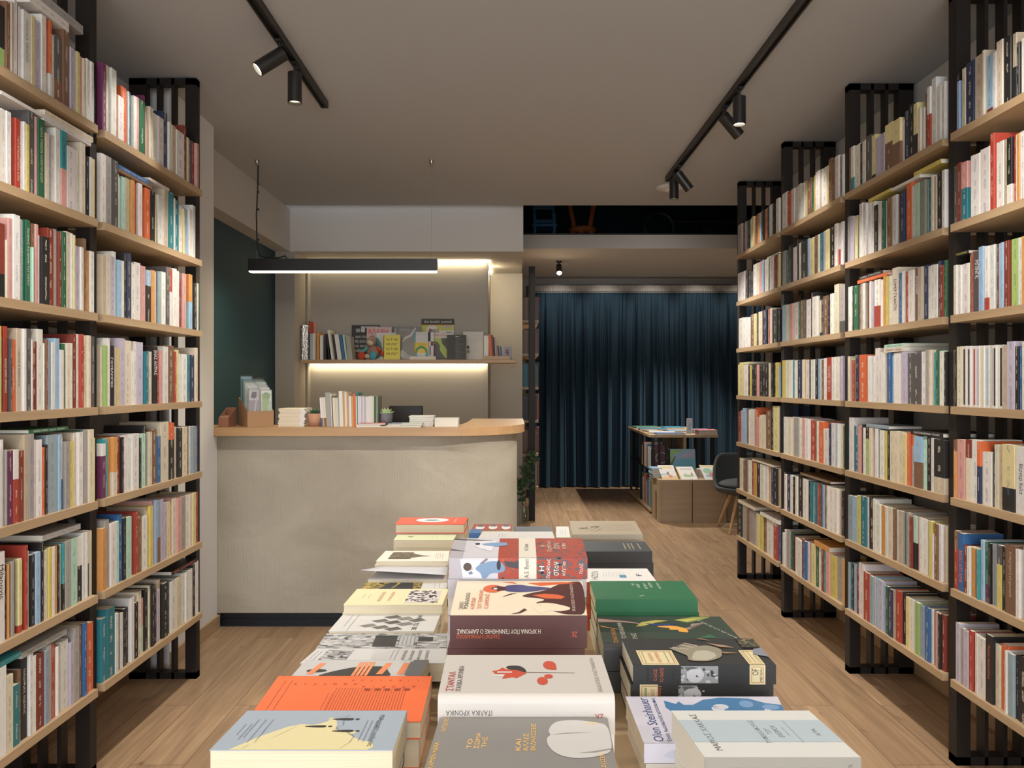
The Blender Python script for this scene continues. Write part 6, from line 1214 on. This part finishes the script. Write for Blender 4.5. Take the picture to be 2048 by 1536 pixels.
def tilted(label, x0, x1, c, h=.23, y=7.60, back=.16, hz=.12, art=()):
    o = stand('picture_book', label, 'picture book', x0, x1, y, BT, hz, .012, c, 'picture books leaning on the benches', (-.02), back, page='paper')
    for a in art: a(o)
    return o
Wt = (.66, .65, .62); Ye = (.70, .52, .16)
tilted('white and sandy picture book with a running child, leaning on the bench', X(1325, 7.6), X(1357, 7.6), Wt, art=(lambda o: frect(o, 0, 0, 1, .22, (.66, .46, .22)), lambda o: frect(o, .12, .80, .85, .9, Ye, 2), lambda o: frect(o, .0, .3, .4, .4, (.30, .48, .55), 2), lambda o: fell(o, .48, .42, .07, .11, (.25, .08, .05), 3), lambda o: fell(o, .58, .22, .12, .10, (.55, .2, .1), 3)))
tilted('white picture book with two small animals on grass, yellow edge', X(1362, 7.6), X(1396, 7.6), Wt, art=(lambda o: frect(o, 0, 0, .06, 1, Ye, 2), lambda o: frect(o, .2, .78, .9, .86, (.4, .35, .3), 2), lambda o: fell(o, .55, .28, .33, .08, (.25, .42, .15), 2), lambda o: fell(o, .78, .42, .05, .12, (.3, .12, .06), 3), lambda o: fell(o, .4, .40, .08, .08, (.5, .42, .4), 3)), hz=.105)
tilted('white picture book with green and red drawings near the grey chair', X(1410, 7.6), X(1440, 7.6), Wt, art=(lambda o: frect(o, 0, .9, 1, 1, Ye, 2), lambda o: fell(o, .4, .6, .3, .2, (.25, .45, .3), 2), lambda o: fell(o, .65, .3, .25, .18, (.55, .15, .12), 3), lambda o: fell(o, .3, .25, .14, .1, (.2, .4, .6), 3)))
for i in range(5): slab('picture_book', 'pale blue picture book, %s from the bottom of the pile at the bench corner' % NTH[i], 'picture book', X(1303 + rr.uniform(-1, 2), 7.75), X(1322 + rr.uniform(-2, 1), 7.75), 7.72, 7.90, BT + i * .019, .018, rr.choice([(.30, .48, .60), (.60, .66, .68), (.2, .35, .5)]), rr.uniform(-.05, .05), 'picture books piled on the bench')
for i in range(4): slab('picture_book', 'white picture book, %s from the bottom of the short pile between leaning books' % NTH[i], 'picture book', X(1397, 7.8), X(1408, 7.8), 7.78, 7.90, BT + i * .019, .018, (.6, .58, .56), 0, 'picture books piled on the bench')
o = cover('large blue and sandy picture book with children at a lakeside', X(1342, 7.84), X(1392, 7.84), 7.84, BT, .27, (.12, .33, .46), back=.04, dep=.012)
frect(o, 0, 0, 1, .27, (.60, .38, .15)); frect(o, 0, .62, 1, 1, (.20, .33, .45), 2); fpoly(o, [(0, .5), (.12, .55), (.10, .8), (.2, .88), (.45, .9), (.42, .97), (0, .97)], (.20, .34, .08), 3); fpoly(o, [(.0, .2), (.08, .45), (.22, .75), (.19, .76), (.05, .55), (0, .5)], (.12, .09, .05), 4); fpoly(o, [(.35, .75), (.6, .88), (.95, .9), (.9, .72), (.6, .7)], (.32, .30, .42), 3)
for u in (.2, .5, .65): fell(o, u, .26, .07, .08, (.28, .12, .08), 4)
for (xa, xb, ya, yb, c, nm, yaw) in ((1.46, 1.76, 9.25, 9.55, (.10, .25, .18), 'green edged', .1), (1.47, 1.78, 8.88, 9.14, (.05, .22, .34), 'teal', -.1), (1.48, 1.62, 8.52, 8.76, (.55, .50, .42), 'sandy', .2), (1.80, 2.03, 9.15, 9.45, (.06, .25, .36), 'deep blue', 0)):
    slab('picture_book', nm + ' picture book lying on the island bookcase top', 'picture book', xa, xb, ya, yb, .8190, .014, c, yaw, 'picture books lying on the island top')
ib = (('long deep blue picture book lying at the front of the island top', 1.50, 1.80, 8.07, 8.24, (.06, .11, .28), 0), ('light blue picture book with coral details on the island top', 1.70, 1.90, 8.50, 8.72, (.18, .33, .48), .1))
for nm, xa, xb, ya, yb, c, yaw in ib: slab('picture_book', nm, 'picture book', xa, xb, ya, yb, .8190, .014, c, yaw, 'picture books lying on the island top')
slab('picture_book', 'cream-edged book resting across the others on the island top', 'picture book', 1.47, 1.74, 8.25, 8.48, .8190, .014, (.55, .55, .60), -.25, 'picture books lying on the island top')
for i, (nm, c) in enumerate((('blue', (.08, .12, .30)), ('lower pink', (.50, .10, .13)), ('navy', (.03, .04, .12)), ('upper pink', (.52, .12, .14)))): slab('picture_book', nm + ' book in the neat four-book pile at the front of the island top', 'picture book', X(1397, 8.08), X(1435, 8.08), 8.08, 8.24, .8190 + i * .0125, .0122, c, 0, 'small pile on the island top')
slab('picture_book', 'lilac book lying behind the neat pile on the island top', 'picture book', X(1388, 8.35), X(1418, 8.35), 8.35, 8.47, .8190, .04, (.36, .30, .46))
o = stand('leaflet_holder', 'pale blue card standing upright on the island top', 'card', X(1374, 8.3), X(1385, 8.3), 8.3, .8190, .16, .03, (.52, .60, .68))
fpoly(o, [(.2, .3), (.6, .1), (.8, .6), (.4, .8)], (.3, .45, .6))

# grey tub chair
cx, cy = 2.15, 7.18
ch = empty('chair', (cx, cy, 0), 'charcoal felt tub chair with beech legs beside the last bookcase bay', 'chair')
b = MB(); V = []; n, mm_ = 40, 14
def shell(a, t, r=0.0):
    # a: angle (0 = towards the camera), t: 0 bottom centre .. 1 rim; the open side looks a little towards the counter
    back_ = (1 - math.cos(a + .55)) / 2; k_ = min(1, max(0, (back_ - .16) / .55)); k_ = k_ * k_ * (3 - 2 * k_); rim = .405 + .285 * k_
    if t < .45: k = t / .45; rad = .06 + .19 * k; z = .32 + .035 * k * k
    else: k = (t - .45) / .55; rad = .25 + .035 * math.sin(k * PI / 2) * (1 + .5 * k_); z = .355 + (rim - .355) * k
    rad -= r; z += r * (.6 if t < .9 else 0)
    return (cx + rad * 1.02 * math.sin(a), cy - rad * .98 * math.cos(a) + .03 * k_ * max(0, t - .45), z)
for sh in (0, .03):
    for j in range(mm_ + 1):
        for i in range(n): V.append(shell(2 * PI * i / n, j / mm_, sh))
Fq = []
for s_i in (0, 1):
    o0 = s_i * (mm_ + 1) * n
    for j in range(mm_):
        for i in range(n):
            q = (o0 + j * n + i, o0 + j * n + (i + 1) % n, o0 + (j + 1) * n + (i + 1) % n, o0 + (j + 1) * n + i); Fq.append(q if s_i == 0 else q[::-1])
o1 = (mm_ + 1) * n
for i in range(n): Fq.append((mm_ * n + i, mm_ * n + (i + 1) % n, o1 + mm_ * n + (i + 1) % n, o1 + mm_ * n + i)); 
Fq.append(tuple(range(n))[::-1]); Fq.append(tuple(o1 + i for i in range(n)))
b.idx(V, Fq, 0, True); o = b.build('tub_shell', 'greyfab', ch); sd_ = o.modifiers.new('sub', 'SUBSURF'); sd_.levels = 1; sd_.render_levels = 1
b = MB(); b.ball((cx - .01, cy - .02, .425), (.238, .238, .050), 28); b.build('seat_cushion', 'greyfab', ch)
b = MB(); b.box(cx - .09, cx + .09, cy - .09, cy + .09, .315, .332); b.build('seat_bracket', 'black', ch)
for sx, sy in ((-1, -1), (1, -1), (-1, 1), (1, 1)):
    b = MB(); b.tube((cx + sx * .10, cy + sy * .10, .335), (cx + sx * .205, cy + sy * .205, .0), .018, .011, 14); b.build('leg', 'leg', ch)
# orange bag or flap leaning at the last bay
# ------------------------------------------------------------------ things on the upper gallery
gz = 2.88
c1 = empty('childrens_chair', (.36, 8.5, gz), 'small blue wooden chair up on the dark gallery', 'chair')
bc = (.05, .16, .32)
for x in (.235, .445):
    for y in (8.40, 8.64):
        b = MB(); b.box(x, x + .025, y, y + .025, gz, gz + (.30 if y < 8.5 else .62)); b.build('leg', flat(bc), c1)
b = MB(); b.box(.22, .485, 8.38, 8.68, gz + .16, gz + .185); b.build('seat', flat(bc), c1)
b = MB(); b.box(.235, .47, 8.645, 8.66, gz + .25, gz + .29); b.box(.235, .47, 8.645, 8.66, gz + .40, gz + .45); b.build('backrest', flat(bc), c1)
c2 = empty('childrens_chair', (.78, 8.6, gz), 'round orange plastic stool chair up on the dark gallery', 'chair')
oc = (.62, .14, .04)
b = MB(); b.lathe([(.001, .13), (.13, .13), (.15, .155), (.14, .185), (.001, .19)], (.78, 8.6, gz), 24); b.build('seat', flat(oc), c2)
for a in range(6):
    t = a * PI / 3 + .3; b = MB(); b.tube((.78 + .11 * math.cos(t), 8.6 + .11 * math.sin(t), gz + .14), (.78 + .15 * math.cos(t), 8.6 + .15 * math.sin(t), gz), .025, .03, 10); b.build('leg', flat(oc), c2)
b = MB(); b.tube((.70, 8.68, gz + .17), (.64, 8.72, gz + .5), .026, .026, 12); b.tube((.86, 8.68, gz + .17), (.92, 8.72, gz + .5), .026, .026, 12); b.tube((.64, 8.72, gz + .5), (.92, 8.72, gz + .5), .026, .026, 12); b.build('backrest', flat(oc), c2)
gm = empty('folded_frame', (1.95, 8.6, gz), 'black folded metal frame with a round hoop lying on the gallery', 'folded frame')
b = MB(); pts = [(1.62 + .16 * math.cos(2 * PI * i / 20), 8.6, gz + .19 + .16 * math.sin(2 * PI * i / 20)) for i in range(21)]
for p, q in zip(pts, pts[1:]): b.tube(p, q, .03, n=8)
b.build('hoop', 'black', gm)
b = MB(); b.tube((1.72, 8.6, gz + .25), (2.9, 8.6, gz + .26), .025, n=8); b.tube((1.8, 8.6, gz + .04), (2.2, 8.6, gz + .10), .02, n=8); b.box(2.1, 2.22, 8.55, 8.65, gz, gz + .2); b.build('bar', 'black', gm)
